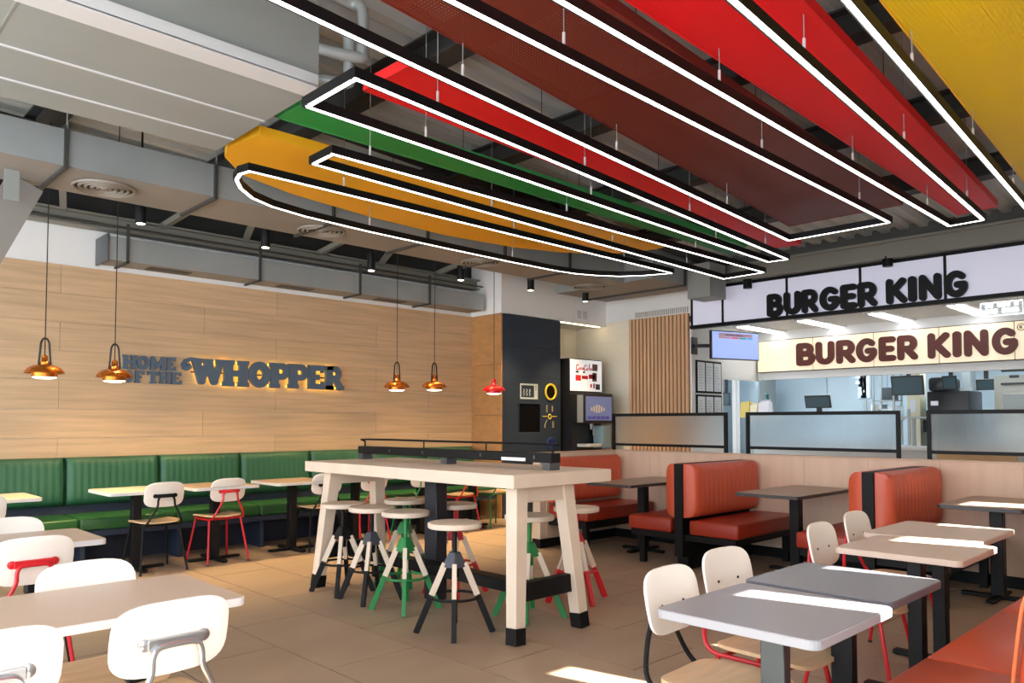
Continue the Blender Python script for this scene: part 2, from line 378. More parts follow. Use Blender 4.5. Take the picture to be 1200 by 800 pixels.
for k, q in enumerate([(118, 222), (372, 271), (556, 308), (715, 331)]):
    p = onZ(q[0], q[1], dz0); p.x = min(p.x, 9.0); y = 6.85 if k < 3 else 7.0
    t = thing('ceiling_diffuser', ['round ringed air diffuser at the far left end of the long duct', 'round ringed air diffuser under the duct beside the curved light frame', 'round ringed air diffuser under the duct above the copper lamps', 'round ringed air diffuser near the duct end by the soffit'][k], 'diffuser', (p.x, y, dz0 - .007), 0, 'round diffusers under the long duct')
    for i, r in enumerate((.24, .195, .15, .105, .06)):
        MB().lathe([(r, .0), (r - .006, -.016), (r - .018, -.016), (r - .024, .0), (r, .0)], n=32, capb=False, capt=False).build('ring', mat('diffuser cream', lin(140, 132, 120), .5), t, smooth=True)
    MB().lathe([(.025, -.018), (.032, 0)], n=16).build('hub', mat('diffuser cream', lin(140, 132, 120), .5), t, smooth=True)
    MB().lathe([(.238, .0005), (.238, .004)], n=32).build('backing', mat('dark void', (.02, .02, .02, 1), .8), t)
# wall duct
wd = thing('wall_duct', 'smaller galvanised duct hugging the top of the oak wall', 'duct')
xs = [2.45, 3.9, 5.35, 6.5, 7.55]
for a, b in zip(xs[:-1], xs[1:]):
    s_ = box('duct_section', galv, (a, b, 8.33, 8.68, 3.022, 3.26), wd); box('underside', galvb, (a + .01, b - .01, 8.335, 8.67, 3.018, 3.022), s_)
box('end_cap', mat('dark grey duct end', lin(96, 98, 100), .5, .4), (2.425, 2.45, 8.31, 8.69, 3.0, 3.28), wd, bevel=.006)
for x in (2.62, 4.05, 5.4, 6.52):
    MB().box(x - .012, x + .012, 8.29, 8.69, 2.995, 3.014).box(x - .012, x + .012, 8.29, 8.312, 3.0, 3.40).build('hanger_strap', beamm, wd)
for x in (3.1, 4.6, 6.0):
    g = box('vent_grille', mat('dark grille', lin(70, 68, 64), .6), (x - .22, x + .22, 8.42, 8.58, 3.010, 3.02), wd)
# big box
bx = thing('air_handling_box', 'huge pale grey sheet-metal air box hanging at the upper left', 'air handler')
box('casing', boxm, (-2.6, 2.33, 4.05, 5.5, 3.37, 3.9), bx)
MB().box(-2.6, 2.30, 4.0, 4.05, 3.36, 3.43).box(-2.6, 2.30, 4.0, 4.16, 3.352, 3.366).build('flange', mat('bright seam metal', lin(216, 218, 220), .4, .2), bx)
for y in (4.72, 5.18): box('seam', mat('bright seam metal', lin(216, 218, 220)), (-2.6, 2.32, y, y + .014, 3.362, 3.371), bx)
for x in (-.9, .8): box('seam', boxm, (x, x + .01, 4.06, 5.49, 3.366, 3.371), bx)
for dx, zz in ((.06, 3.46), (.12, 3.62)):
    MB().tube(smooth_path([(2.33, 4.18 - dx, zz), (2.45 + dx, 4.1 - dx, zz), (2.47 + dx, 4.1 - dx, zz + .05), (2.47 + dx, 4.1 - dx, zz + .3), (2.42 + dx, 4.05, zz + .36), (2.33, 4.05, zz + .36)]), .035, 10).build('pipe', galv, bx, smooth=True)
# ================================================================ COLOURED CEILING PANELS
def cpanel(label, poly, z, m, fm, splits=()):
    t = thing('ceiling_panel', label, 'ceiling panel', (0, 0, 0), 0, 'coloured perforated ceiling panels')
    MB().prism(poly, XY, z, z + .004).build('perforated_sheet', m, t)
    e = MB(); n_ = len(poly)
    for i in range(n_):
        a = poly[i]; b = poly[(i + 1) % n_]; e.beam((a[0], a[1], z + .03), (b[0], b[1], z + .03), .012, .065)
    e.build('flange', fm, t)
    for sx in splits:
        ys = []
        for i in range(n_):
            a = poly[i]; b = poly[(i + 1) % n_]
            if (a[0] - sx) * (b[0] - sx) < 0: ys.append(a[1] + (b[1] - a[1]) * (sx - a[0]) / (b[0] - a[0]))
        if len(ys) == 2: MB().beam((sx, ys[0], z + .02), (sx, ys[1], z + .02), .014, .035).build('seam', fm, t)
    for sx in list(splits)[:3]:
        ym = sum(p[1] for p in poly) / n_
        MB().tube([(sx + .1, ym, z), (sx + .1, ym, decz(sx))], .003, 5).build('cable', beamm, t)
PZ = 3.40
yl = [(2.45, 5.05)] + [(2.40, 5.45), (2.47, 5.66), (2.74, 5.97), (3.3, 6.17), (4.2, 6.32), (5.2, 6.38), (6.1, 6.28), (6.7, 6.08), (7.05, 5.88), (7.3, 5.55), (7.40, 5.20), (7.38, 5.05)]
cpanel('golden yellow half-oval perforated panel above the curved light frame', yl, PZ, P_Y, S_Y, (4.0, 5.7))
cpanel('green perforated panel strip between the yellow and first red panels', [(2.40, 4.40), (2.40, 4.69), (8.3, 4.72), (8.05, 4.38)], PZ, P_G, S_G, (3.8, 5.2, 6.6))
cpanel('narrow red perforated panel between the green and maroon panels', [(2.58, 3.48), (2.57, 3.93), (8.33, 4.22), (8.42, 3.91)], PZ, P_R, S_R, (4.0, 5.5, 7.0))
cpanel('wide maroon perforated panel in the middle of the ceiling', [(.6, 2.855), (7.53, 3.62), (7.54, 2.52), (.6, 2.19)], PZ, P_M, S_M, (2.2, 3.7, 5.2, 6.5))
cpanel('long bright red perforated panel between the maroon and the large yellow panels', [(.6, 2.17), (8.30, 2.27), (8.24, 1.92), (.6, 1.415)], PZ, P_R, S_R, (2.2, 3.8, 5.4, 6.9))
cpanel('large bright yellow perforated panel at the upper right', [(.8, 1.176), (8.3, 1.6), (8.3, -.2), (.8, -.2)], PZ, P_Y2, S_Y, (2.8, 4.7, 6.5))
# ================================================================ LIGHT FRAMES
LZ = 3.15
def lframe(label, pts, closed=True, cables=()):
    t = thing('light_frame', label, 'light fitting', (0, 0, 0), 0, 'black LED light frames under the ceiling panels')
    n_ = len(pts); segs = [(pts[i], pts[(i + 1) % n_]) for i in range(n_ if closed else n_ - 1)]
    h = MB(); d = MB()
    for a, b in segs:
        A = Vector((a[0], a[1], 0)); B = Vector((b[0], b[1], 0)); dr = (B - A).normalized(); r = Vector((dr.y, -dr.x, 0))
        e = dr * .022 if (B - A).length > .4 else dr * .008
        for o in (-.0205, .0205): h.beam(A - e + r * o + Vector((0, 0, LZ + .028)), B + e + r * o + Vector((0, 0, LZ + .028)), .004, .056)
        h.beam(A - e + Vector((0, 0, LZ + .033)), B + e + Vector((0, 0, LZ + .033)), .04, .046)
        d.beam(A + Vector((0, 0, LZ + .005)), B + Vector((0, 0, LZ + .005)), .021, .012)
    h.build('housing', black, t); d.build('diffuser', led, t)
    for cxx, cyy in cables:
        MB().tube([(cxx, cyy, LZ + .05), (cxx, cyy, decz(cxx) - .01)], .003, 5).build('cable', galv, t)
        MB().tube([(cxx, cyy, LZ + .05), (cxx, cyy, LZ + .13)], .008, 8).build('gripper', edge_w, t)
    return t
def cab(a, b, fr): return [(a[0] + (b[0] - a[0]) * f, a[1] + (b[1] - a[1]) * f) for f in fr]
arcpts = [(2.42, 5.14), (2.40, 5.25), (2.44, 5.40), (2.55, 5.57), (2.72, 5.74), (2.95, 5.86), (3.3, 5.94), (4.0, 6.0), (5.0, 6.03), (5.9, 6.04), (6.55, 6.03), (6.9, 5.98), (7.15, 5.88), (7.4, 5.72), (7.56, 5.5), (7.66, 5.25), (7.69, 5.16)]
lframe('half-oval LED light frame with one curved side below the golden yellow panel', arcpts, True, cab((2.6, 5.14), (7.5, 5.16), (.12, .5, .85)) + [(4.0, 6.0), (5.9, 6.04)])
B_ = [(2.665, 4.691), (2.66, 4.427), (8.43, 4.375), (8.46, 4.92)]
lframe('narrow rectangular LED light frame between the curved frame and the green panel', B_, True, cab(B_[0], B_[3], (.3, .6, .85)) + cab(B_[1], B_[2], (.05, .4, .75)))
C_ = [(2.149, 3.856), (2.152, 3.364), (7.943, 3.844), (7.918, 4.054)]
lframe('rectangular LED light frame below the green and narrow red panels', C_, True, cab(C_[0], C_[3], (.15, .45, .8)) + cab(C_[1], C_[2], (.1, .35, .62, .9)))
D_ = [(.4, 2.877), (.4, 2.44), (7.127, 2.495), (7.128, 3.434)]
lframe('long LED light frame around the edge of the maroon panel', D_, True, cab(D_[0], D_[3], (.33, .55, .8)) + cab(D_[1], D_[2], (.35, .65, .9)))
E_ = [(.4, 2.12), (.4, 1.48), (7.627, 1.887), (7.639, 2.162)]
lframe('long LED light frame under the bright red panel', E_, True, cab(E_[0], E_[3], (.45, .7, .92)) + cab(E_[1], E_[2], (.45, .68, .92)))
F_ = [(.4, 1.12), (.4, .55), (8.0, .75), (8.0, 1.565)]
lframe('LED light frame beside the large yellow panel at upper right', F_, True, cab(F_[0], F_[3], (.5, .68, .86)))
# ================================================================ LETTERS
def arc(cx, cy, rx, ry, a0, a1, n=9): return [(cx + rx * math.cos(math.radians(a0 + (a1 - a0) * k / n)), cy + ry * math.sin(math.radians(a0 + (a1 - a0) * k / n))) for k in range(n + 1)]
T_ = .25; c_ = T_ / 2; q_ = 1 - c_
RND = {
 'B': (.72, [[(c_, c_), (c_, q_)], [(c_, q_), (.37, q_)] + arc(.37, .70, .17, .175, 90, -90) + [(c_, .525)], [(c_, c_), (.42, c_)] + arc(.42, .32, .175, .195, -90, 90) + [(c_, .515)]]),
 'U': (.72, [[(c_, q_), (c_, .38)] + arc(.36, .37, .235, .245, 180, 360) + [(.595, q_)]]),
 'R': (.74, [[(c_, c_), (c_, q_)], [(c_, q_), (.40, q_)] + arc(.40, .665, .18, .21, 90, -90) + [(c_, .455)], [(.34, .45), (.60, c_)]]),
 'G': (.80, [arc(.41, .5, .285, .375, 48, 335, 16) + [(.665, .47), (.46, .47)]]),
 'E': (.62, [[(c_, c_), (c_, q_)], [(c_, q_), (.49, q_)], [(c_, .5), (.44, .5)], [(c_, c_), (.495, c_)]]),
 'K': (.76, [[(c_, c_), (c_, q_)], [(.22, .46), (.60, q_)], [(.30, .52), (.625, c_)]]),
 'I': (.25, [[(c_, c_), (c_, q_)]]),
 'N': (.76, [[(c_, c_), (c_, q_)], [(c_, q_), (.635, c_)], [(.635, c_), (.635, q_)]]),
}
# slab display letters: (poly, thickness, round)
def serif(x, w=.36): return [([(x - w / 2, .07), (x + w / 2, .07)], .14, 0), ([(x - w / 2, .93), (x + w / 2, .93)], .14, 0)]
SLB = {
 'W': (1.30, [([(.16, .86), (.36, .16)], .27, 1), ([(.36, .16), (.60, .86)], .22, 1), ([(.62, .86), (.86, .16)], .27, 1), ([(.86, .16), (1.10, .86)], .22, 1), ([(0, .93), (.36, .93)], .14, 0), ([(.46, .93), (.78, .93)], .14, 0), ([(.94, .93), (1.30, .93)], .14, 0)]),
 'H': (.98, [([(.2, 0), (.2, 1)], .30, 0), ([(.78, 0), (.78, 1)], .30, 0), ([(.2, .5), (.78, .5)], .2, 0)] + serif(.2, .4) + serif(.78, .4)),
 'O': (.92, [(arc(.46, .5, .31, .37, 0, 360, 20), .29, 1)]),
 'P': (.84, [([(.2, 0), (.2, 1)], .30, 0), ([(.2, .89), (.52, .89)] + arc(.52, .67, .18, .22, 90, -90) + [(.2, .45)], .22, 1)] + serif(.2, .4)),
 'E': (.80, [([(.2, 0), (.2, 1)], .30, 0), ([(.1, .9), (.74, .9)], .2, 0), ([(.1, .1), (.76, .1)], .2, 0), ([(.2, .5), (.55, .5)], .18, 0), ([(.70, .72), (.70, .95)], .12, 0), ([(.73, .05), (.73, .30)], .12, 0)]),
 'R': (.92, [([(.2, 0), (.2, 1)], .30, 0), ([(.2, .89), (.50, .89)] + arc(.50, .69, .18, .20, 90, -90) + [(.2, .49)], .22, 1), ([(.5, .48), (.74, .1)], .26, 1), ([(.6, .07), (.92, .07)], .14, 0)] + serif(.2, .4)),
 'M': (1.15, [([(.2, 0), (.2, 1)], .28, 0), ([(.95, 0), (.95, 1)], .28, 0), ([(.2, .9), (.57, .25)], .24, 1), ([(.57, .25), (.95, .9)], .24, 1), ([(0, .07), (.4, .07)], .14, 0), ([(.75, .07), (1.15, .07)], .14, 0)]),
 'F': (.78, [([(.2, 0), (.2, 1)], .30, 0), ([(.1, .9), (.74, .9)], .2, 0), ([(.2, .48), (.52, .48)], .18, 0), ([(.70, .70), (.70, .95)], .12, 0), ([(0, .07), (.42, .07)], .14, 0)]),
 'T': (.90, [([(.45, 0), (.45, 1)], .30, 0), ([(.02, .9), (.88, .9)], .2, 0), ([(.07, .68), (.07, .95)], .13, 0), ([(.83, .68), (.83, .95)], .13, 0), ([(.2, .07), (.7, .07)], .14, 0)]),
}
def stroke_mesh(strokes, sx, sy, fn, d0, d1, grow=0):
    mb = MB(); k = 0
    for st in strokes:
        poly, t, rd = st
        for (ax, ay), (bx_, by) in zip(poly[:-1], poly[1:]):
            dx, dy = bx_ - ax, by - ay; L = math.hypot(dx, dy)
            if L < 1e-6: continue
            dx /= L; dy /= L; nx, ny = -dy, dx; r = t / 2 + grow; pl = []
            if rd:
                a0 = math.degrees(math.atan2(ny, nx))
                for i in range(7): a = math.radians(a0 + 180 * i / 6); pl.append((ax + r * math.cos(a), ay + r * math.sin(a)))
                for i in range(7): a = math.radians(a0 + 180 + 180 * i / 6); pl.append((bx_ + r * math.cos(a), by + r * math.sin(a)))
            else:
                pl = [(ax + nx * r - dx * grow, ay + ny * r - dy * grow), (ax - nx * r - dx * grow, ay - ny * r - dy * grow), (bx_ - nx * r + dx * grow, by - ny * r + dy * grow), (bx_ + nx * r + dx * grow, by + ny * r + dy * grow)]
            k += 1
            mb.prism([(p[0] * sx, p[1] * sy) for p in pl], fn, d0, d1 + .0002 * (k % 7))
    return mb
def round_sign(name, label, X, spans, z0, z1, m, parent=None, d=(0, .05)):
    t = parent or thing(name, label, 'sign', (X, spans[0][1], z0))
    o = t.location
    for ch, ya, yb in spans:
        wd_, st = RND[ch]; sx = (ya - yb) / wd_; sy = (z1 - z0)
        fn = lambda a, b, dd, ya=ya: (X - dd - o.x, ya - a - o.y, z0 + b - o.z)
        stroke_mesh([(p, T_, 1) for p in st], sx, sy, fn, d[0], d[1]).build('letter', m, t)
    return t
# upper fascia lightbox
FX = XS - .02
fz0, fz1 = 2.825, 3.375
fb = thing('fascia_lightbox', 'long black-framed glowing white fascia above the service counter', 'sign', (FX, 6.36, fz0))
lbx = mat('fascia light panel', lin(200, 200, 214), .4, emit=lin(206, 206, 226), es=.3)
ys = [6.36] + [5.84 - .985 * k for k in range(7)]
for a, b in zip(ys[:-1], ys[1:]):
    b = max(b, YRW + .02)
    if a - b < .1: continue
    box('light_panel', lbx, (-.02, 0, b - 6.36 + .012, a - 6.36 - .012, .02, fz1 - fz0 - .02), fb)
for y in ys:
    if y > YRW: box('mullion', black, (-.03, .0, y - 6.36 - .016, y - 6.36 + .016, 0, fz1 - fz0), fb)
box('rail', black, (-.04, .05, YRW - 6.36, .03, -.035, .015), fb); box('rail', black, (-.03, .05, YRW - 6.36, .03, fz1 - fz0 - .02, fz1 - fz0 + .02), fb)
UP = [('B', 298, 352), ('U', 357, 416), ('R', 420, 477), ('G', 483, 553), ('E', 556, 615), ('R', 617, 686), ('K', 717, 791), ('I', 795, 824), ('N', 833, 911), ('G', 921, 1005)]
sp = [(ch, onX(800 + a / 3, 350, FX - .06).y, onX(800 + b / 3, 350, FX - .06).y) for ch, a, b in UP]
round_sign('fascia_lettering', 'black rounded BURGER KING letters standing on the white fascia', FX - .02, sp, 2.84, 3.155, black, d=(.02, .07))
# cream sign over the counter
BX = 12.05
cs = thing('counter_sign', 'cream backlit board with brown BURGER KING letters above the counter', 'sign', (BX, 6.36, 2.225))
cream = mat('cream light panel', lin(250, 236, 206), .4, emit=lin(255, 236, 200), es=.28)
ys = [onX(889, 410, BX).y] + [onX(u, 410, BX).y for u in (954, 1025, 1101.7, 1190)]; ys += [ys[-1] - .87, ys[-1] - 1.74]
for a, b in zip(ys[:-1], ys[1:]): box('light_panel', cream, (-.05, .04, b - 6.36 + .006, a - 6.36 - .006, 0, .51), cs, bevel=.004, seg=1)
box('frame', mat('bronze trim', lin(90, 76, 60), .5), (-.03, .05, ys[-1] - 6.36, ys[0] - 6.36 + .01, -.012, .522), cs)
brown = mat('reddish brown letter', lin(88, 26, 8), .5)
DN = [('B', 400, 466), ('U', 468, 534), ('R', 540, 609), ('G', 610, 684), ('E', 690, 751), ('R', 755, 829), ('K', 862, 944), ('I', 950, 981), ('N', 990, 1076), ('G', 1088, 1181)]
sp = [(ch, onX(800 + a / 3, 410, BX - .06).y, onX(800 + b / 3, 410, BX - .06).y) for ch, a, b in DN]
lt = thing('counter_lettering', 'reddish brown rounded BURGER KING letters on the cream counter board', 'sign', (BX, sp[0][1], 2.295))
round_sign('', '', BX - .05, sp, 2.29, 2.66, brown, lt, d=(.0, .03))
p = onX(1196.5, 383, BX - .06)
MB().tube([(BX - .055 - lt.location.x, p.y + .045 * math.cos(a) - lt.location.y, p.z + .045 * math.sin(a) - lt.location.z) for a in [math.tau * k / 16 for k in range(16)]], .005, 5, True).build('registered_mark', brown, lt)
stroke_mesh([(pl, .2, 1) for pl in RND['R'][1]], .05, .05, lambda a, b, d: (BX - .055 - d - lt.location.x, p.y + .02 - a - lt.location.y, p.z - .025 + b - lt.location.z), 0, .004).build('registered_letter', brown, lt)
# HOME OF THE WHOPPER
YS = YW - .016
hs = thing('wall_slogan_sign', 'slate HOME OF THE WHOPPER lettering with yellow glow on the oak wall', 'sign', (2.7, YS, 1.8))
SLN = [0]
def slab(ch, x0, x1, z0, z1, d0, d1, glow):
    SLN[0] += 1; d1 += .002 * (SLN[0] % 3)
    wd_, st = SLB[ch]; sx = (x1 - x0) / wd_; sy = z1 - z0
    fn = lambda a, b, d: (x0 + a - 2.7, -d, z0 + b - 1.8)
    L = stroke_mesh(st, sx, sy, fn, d0, d1, .022 if glow else .008).build('letter', letterg, hs)
    if glow: stroke_mesh([(pl, t * .55, rd) for pl, t, rd in st], sx, sy, lambda a, b, d: (x0 + a - 2.7, -d, z0 + b - 1.8), .006, d0 - .004).build('glow_backing', yglow, L)
ux = lambda u: onY(u, 435, YS - .03).x
for ch, a, b in (('H', 110, 240), ('O', 246, 362), ('M', 368, 515), ('E', 522, 612)): slab(ch, ux(130 + a / 8), ux(130 + b / 8), 1.945, 2.09, .004, .03, False)
for ch, a, b in (('O', 115, 212), ('F', 226, 318), ('T', 345, 452), ('H', 458, 562), ('E', 568, 668)): slab(ch, ux(130 + a / 8), ux(130 + b / 8), 1.80, 1.93, .004, .03, False)
for ch, a, b in (('W', 224, 262.5), ('H', 260, 289.5), ('O', 290, 315), ('P', 315, 337.5), ('P', 336.5, 359.5), ('E', 358.8, 378.3), ('R', 379.3, 401)): slab(ch, ux(a), ux(b), 1.80, 2.09, .035, .075, True)
sw_ = [(ux(231), 2.075), (ux(222), 2.082), (ux(216), 2.06), (ux(213.5), 2.02), (ux(214.5), 1.985), (ux(218), 1.975), (ux(221), 1.995), (ux(219.5), 2.015)]
stroke_mesh([(sw_, .045, 1)], 1, 1, lambda a, b, d: (a - 2.7, -d, b - 1.8), .035, .075).build('letter_swash', letterg, hs)
MB().box(ux(224) - 2.7, ux(398) - 2.7, -.034, -.02, .135, .15).build('mounting_rail', black, hs)
# ================================================================ PENDANTS
def pendant(label, loc, sm, group=None, yoke=True, k=1.0):
    t = thing('pendant_lamp', label, 'lamp', loc, 0, group)
    MB().lathe([(.150, .045), (.146, .062), (.125, .088), (.09, .108), (.045, .120), (.036, .120), (.088, .102), (.12, .082), (.141, .06), (.145, .045)], n=32, capb=False, capt=False).build('shade', sm, t, smooth=True)
    MB().lathe([(.095, .012), (.098, .03), (.098, .07), (.102, .078), (.095, .078), (.092, .03), (.09, .012)], n=32, capb=False, capt=False).build('lower_rim', sm, t, smooth=True)
    MB().lathe([(.055, 0), (.088, .008), (.09, .02), (.05, .03)], n=28).build('diffuser', pend_gl, t, smooth=True)
    MB().lathe([(.036, .118), (.036, .14), (.026, .15), (.024, .19), (.012, .2)], n=16).build('socket', sm if yoke else redsh, t, smooth=True)
    if yoke:
        y = smooth_path([(-.046, 0, .115), (-.042, 0, .16), (-.034, 0, .26), (-.031, 0, .30), (-.018, 0, .332), (0, 0, .342), (.018, 0, .332), (.031, 0, .30), (.034, 0, .26), (.042, 0, .16), (.046, 0, .115)])
        MB().tube(y, .0085, 8).build('yoke', dkm, t, smooth=True)
    MB().tube([(0, 0, .19), (0, 0, decz(loc[0]) - loc[2])], .0045, 6).build('cord', dkm, t)
    MB().lathe([(.05, decz(loc[0]) - loc[2] - .04), (.055, decz(loc[0]) - loc[2])], n=16).build('canopy', dkm, t)
    L = bpy.data.lights.new('bulb', 'SPOT'); L.energy = 60; L.color = (1, .70, .34); L.spot_size = math.radians(125); L.spot_blend = .7; L.shadow_soft_size = .08
    lo = bpy.data.objects.new('bulb', L); COL.objects.link(lo); lo.parent = t; lo.location = (0, 0, -.012)
    return t
PG = 'copper pendant lamps in front of the oak wall'
pendant('copper pendant lamp nearest the left edge of the picture', (1.694, 7.4, 1.745), copper, PG)
pendant('copper pendant lamp overlapping the left end of the wall slogan', (2.244, 7.4, 1.735), copper, PG)
pendant('copper pendant lamp right of the wall slogan, the left one of its pair', (5.328, 7.4, 1.745), copper, PG)
pendant('copper pendant lamp right of the wall slogan, nearest the brown side panel', (5.889, 7.4, 1.765), copper, PG)
pendant('red pendant lamp hanging beside the tall navy waste station', (6.75, 7.25, 1.74), redsh, None, False)
# downlights
for k, (q, lb) in enumerate([((165, 262), 'left of the galvanised wall duct'), ((311, 290), 'above the wall slogan'), ((435, 317), 'between the slogan and the copper lamps'), ((540, 328), 'near the brown side panel'), ((622, 340), 'in front of the white soffit'), ((686, 353), 'near the alcove corner')]):
    p = onZ(q[0], q[1], 3.2); p.y = 7.5 if k < 4 else 7.42
    q0 = onY(q[0], q[1], p.y)
    t = thing('ceiling_spotlight', 'black cylinder spotlight ' + lb, 'spotlight', (q0.x, p.y, q0.z), 0, 'black cylinder spotlights behind the long duct')
    MB().lathe([(.045, 0), (.048, .01), (.048, .20), (.04, .205)], n=18).build('body', black, t, smooth=True)
    MB().lathe([(.036, -.004), (.038, .002)], n=16).build('lens', mat('warm lens', (1, 1, 1, 1), emit=(1, .85, .65, 1), es=8), t)
    MB().tube([(0, 0, .2), (0, 0, decz(q0.x) - q0.z)], .01, 6).build('stem', black, t)
    L = bpy.data.lights.new('bulb', 'SPOT'); L.energy = 170; L.color = (1, .68, .32); L.spot_size = math.radians(78); L.spot_blend = .6; L.shadow_soft_size = .04
    lo = bpy.data.objects.new('bulb', L); COL.objects.link(lo); lo.parent = t; lo.location = (0, 0, -.02)
for u, v, lb in ((876, 328, 'hanging before the first fascia panel'), (1040, 301, 'hanging above the letter K of the black lettering')):
    p = onX(u, v, 9.92)
    t = thing('track_spotlight', 'short black spotlight ' + lb, 'spotlight', p)
    MB().lathe([(.06, -.12), (.062, .0), (.062, 3.40 - p.z)], n=18).build('body', black, t, smooth=True)
    MB().lathe([(.045, -.124), (.05, -.12)], n=16).build('lens', edge_d, t)
# ================================================================ CHAIRS
def board(a, b, th, fn, e=4, n=32, rings=(1, .97, .75, .4)):
    mb = MB(); o2 = supere(a, b, e, n); vs = []; fs = []
    for side in (0, 1):
        for k, r in enumerate(rings):
            inset = 0.0 if k else .0
            for x, y in o2:
                d = th / 2 * (1 if side else -1) * (.75 if k == 0 else 1)
                vs.append(fn(x * r, y * r, d))
        vs.append(fn(0, 0, th / 2 * (1 if side else -1)))
    R = len(rings); S = R * n + 1
    for side in (0, 1):
        for k in range(R - 1):
            for i in range(n):
                j = (i + 1) % n; f = (side * S + k * n + i, side * S + k * n + j, side * S + (k + 1) * n + j, side * S + (k + 1) * n + i); fs.append(f)
        for i in range(n): fs.append((side * S + (R - 1) * n + i, side * S + (R - 1) * n + (i + 1) % n, side * S + R * n))
    for i in range(n): fs.append((i, (i + 1) % n, S + (i + 1) % n, S + i))
    return mb.add(vs, fs)
def make_chair(name, label, loc, rz, fm, group, proto=[None]):
    if proto[0] is None:
        t = thing(name, label, 'chair', loc, rz, group)
        board(.188, .20, .018, lambda x, y, d: (x, y + .01, .455 + d + .012 * (x / .2) ** 2 - (.02 * max(0, y / .2) ** 3)), 4.5).build('seat', birch, t, smooth=True)
        tl = math.radians(11)
        bk_ = board(.180, .118, .014, lambda x, z, d: (x, -.225 - math.sin(tl) * z + d + .55 * x * x, .715 + math.cos(tl) * z), 3.6).build('backrest', white_lam, t, smooth=True)
        for sx in (-.075, .075): MB().lathe([(.006, 0), (.006, .004), (.003, .005)], n=10).build('bolt', blackm, bk_).matrix_local = Matrix.Translation((sx, -.212, .700)) @ Matrix.Rotation(-math.pi / 2 - tl, 4, 'X')
        br = MB().box(-.085, .085, -.25, -.238, .688, .722)
        br.build('bracket', fm, t, bevel=.004)
        for sx in (-.09, .09): MB().lathe([(.019, 0), (.019, .010), (.008, .014)], n=14).build('boss', fm, t, smooth=True).matrix_local = Matrix.Translation((sx, -.226, .705)) @ Matrix.Rotation(math.pi / 2, 4, 'X')
        half = [(.165, .13, .428), (.168, -.10, .428), (.165, -.185, .432), (.150, -.232, .475), (.105, -.255, .565), (.078, -.258, .62), (.074, -.256, .665), (.062, -.256, .692), (.035, -.256, .700)]
        pth = half + [(-x, y, z) for x, y, z in half[::-1]]
        MB().tube(smooth_path(pth, 4), .0095, 8).build('back_tube', fm, t, smooth=True)
        for yr in (.13, -.13): MB().tube([(-.165, yr, .428), (.165, yr, .428)], .009, 8).build('seat_rail', fm, t, smooth=True)
        for sx in (-1, 1):
            for sy in (-1, 1):
                a = Vector((sx * .163, .12 if sy > 0 else -.155, .43)); b = Vector((sx * .212, .20 if sy > 0 else -.235, .012))
                lg = MB().tube([a, b], .0105, 8).build('leg', fm, t, smooth=True)
                MB().tube([b + (b - a).normalized() * -.002, Vector((b.x, b.y, 0))], .013, 8).build('glide', glide, lg)
        proto[0] = t; make_chair.base = fm
        return t
    t = copy_tree(proto[0]); tag(t, label, 'chair', group); t.location = loc; t.rotation_euler = (0, 0, rz)
    paint(t, {k: fm for k in ('bracket', 'boss', 'back_tube', 'seat_rail', 'leg')})
    return t
PI = math.pi; R_ = math.radians
CB = 'chairs facing the green banquette'
make_chair('cafe_chair', 'black-framed chair facing the green banquette beside the first full table', (2.65, 7.51, 0), R_(3), black, CB)
make_chair('cafe_chair', 'red-framed chair facing the green banquette, fully visible', (3.28, 7.58, 0), R_(4), red_m, CB)
make_chair('cafe_chair', 'black-framed chair half hidden behind the far leg of the high table', (4.40, 7.58, 0), R_(-2), black, CB)
make_chair('cafe_chair', 'red-framed chair seen between the far legs of the high table', (5.0, 7.58, 0), R_(2), red_m, CB)
make_chair('cafe_chair', 'black-framed chair at the far left edge facing the green banquette', (1.17, 7.15, 0), R_(2), black, CB)
make_chair('cafe_chair', 'green-framed chair behind the high table facing the banquette, left of the red one', (5.72, 7.57, 0), R_(-4), green_m, CB)
make_chair('cafe_chair', 'red-framed chair behind the high table right of the dark column', (6.42, 7.6, 0), R_(6), red_m, CB)
make_chair('cafe_chair', 'green-framed chair farthest right along the banquette row', (7.03, 7.58, 0), R_(-5), green_m, CB)
CL = 'chairs at the left foreground tables'
make_chair('cafe_chair', 'silver-framed chair with white back in the left foreground nearest the camera', (.915, 2.66, 0), R_(2), silver, CL)
make_chair('cafe_chair', 'silver-framed chair cut off at the lower left corner', (.43, 2.63, 0), R_(2), silver, CL)
make_chair('cafe_chair', 'white-backed chair on the far side of the nearest left table', (.93, 3.10, 0), PI + R_(2), red_m, CL)
make_chair('cafe_chair', 'white-backed chair cut by the left edge on the far side of the nearest left table', (.36, 3.14, 0), PI, red_m, CL)
make_chair('cafe_chair', 'red-framed chair with white back at the near side of the second left table', (.93, 4.46, 0), R_(3), red_m, CL)
make_chair('cafe_chair', 'white-backed chair on the far side of the second left table', (1.03, 4.93, 0), PI + R_(3), black, CL)
CR = 'chairs along the tables by the red banquette'
make_chair('cafe_chair', 'birch chair with black tube frame at the nearest grey table', (2.46, 1.44, 0), PI + R_(3), black, CR)
make_chair('cafe_chair', 'birch chair with red tube frame at the second grey table', (2.98, 1.52, 0), PI - R_(2), red_m, CR)
make_chair('cafe_chair', 'pale chair with red legs at the nearer beige table', (4.12, 1.60, 0), PI + R_(2), red_m, CR)
make_chair('cafe_chair', 'pale chair at the farther beige table against the orange booth', (4.79, 1.68, 0), PI, red_m, CR)
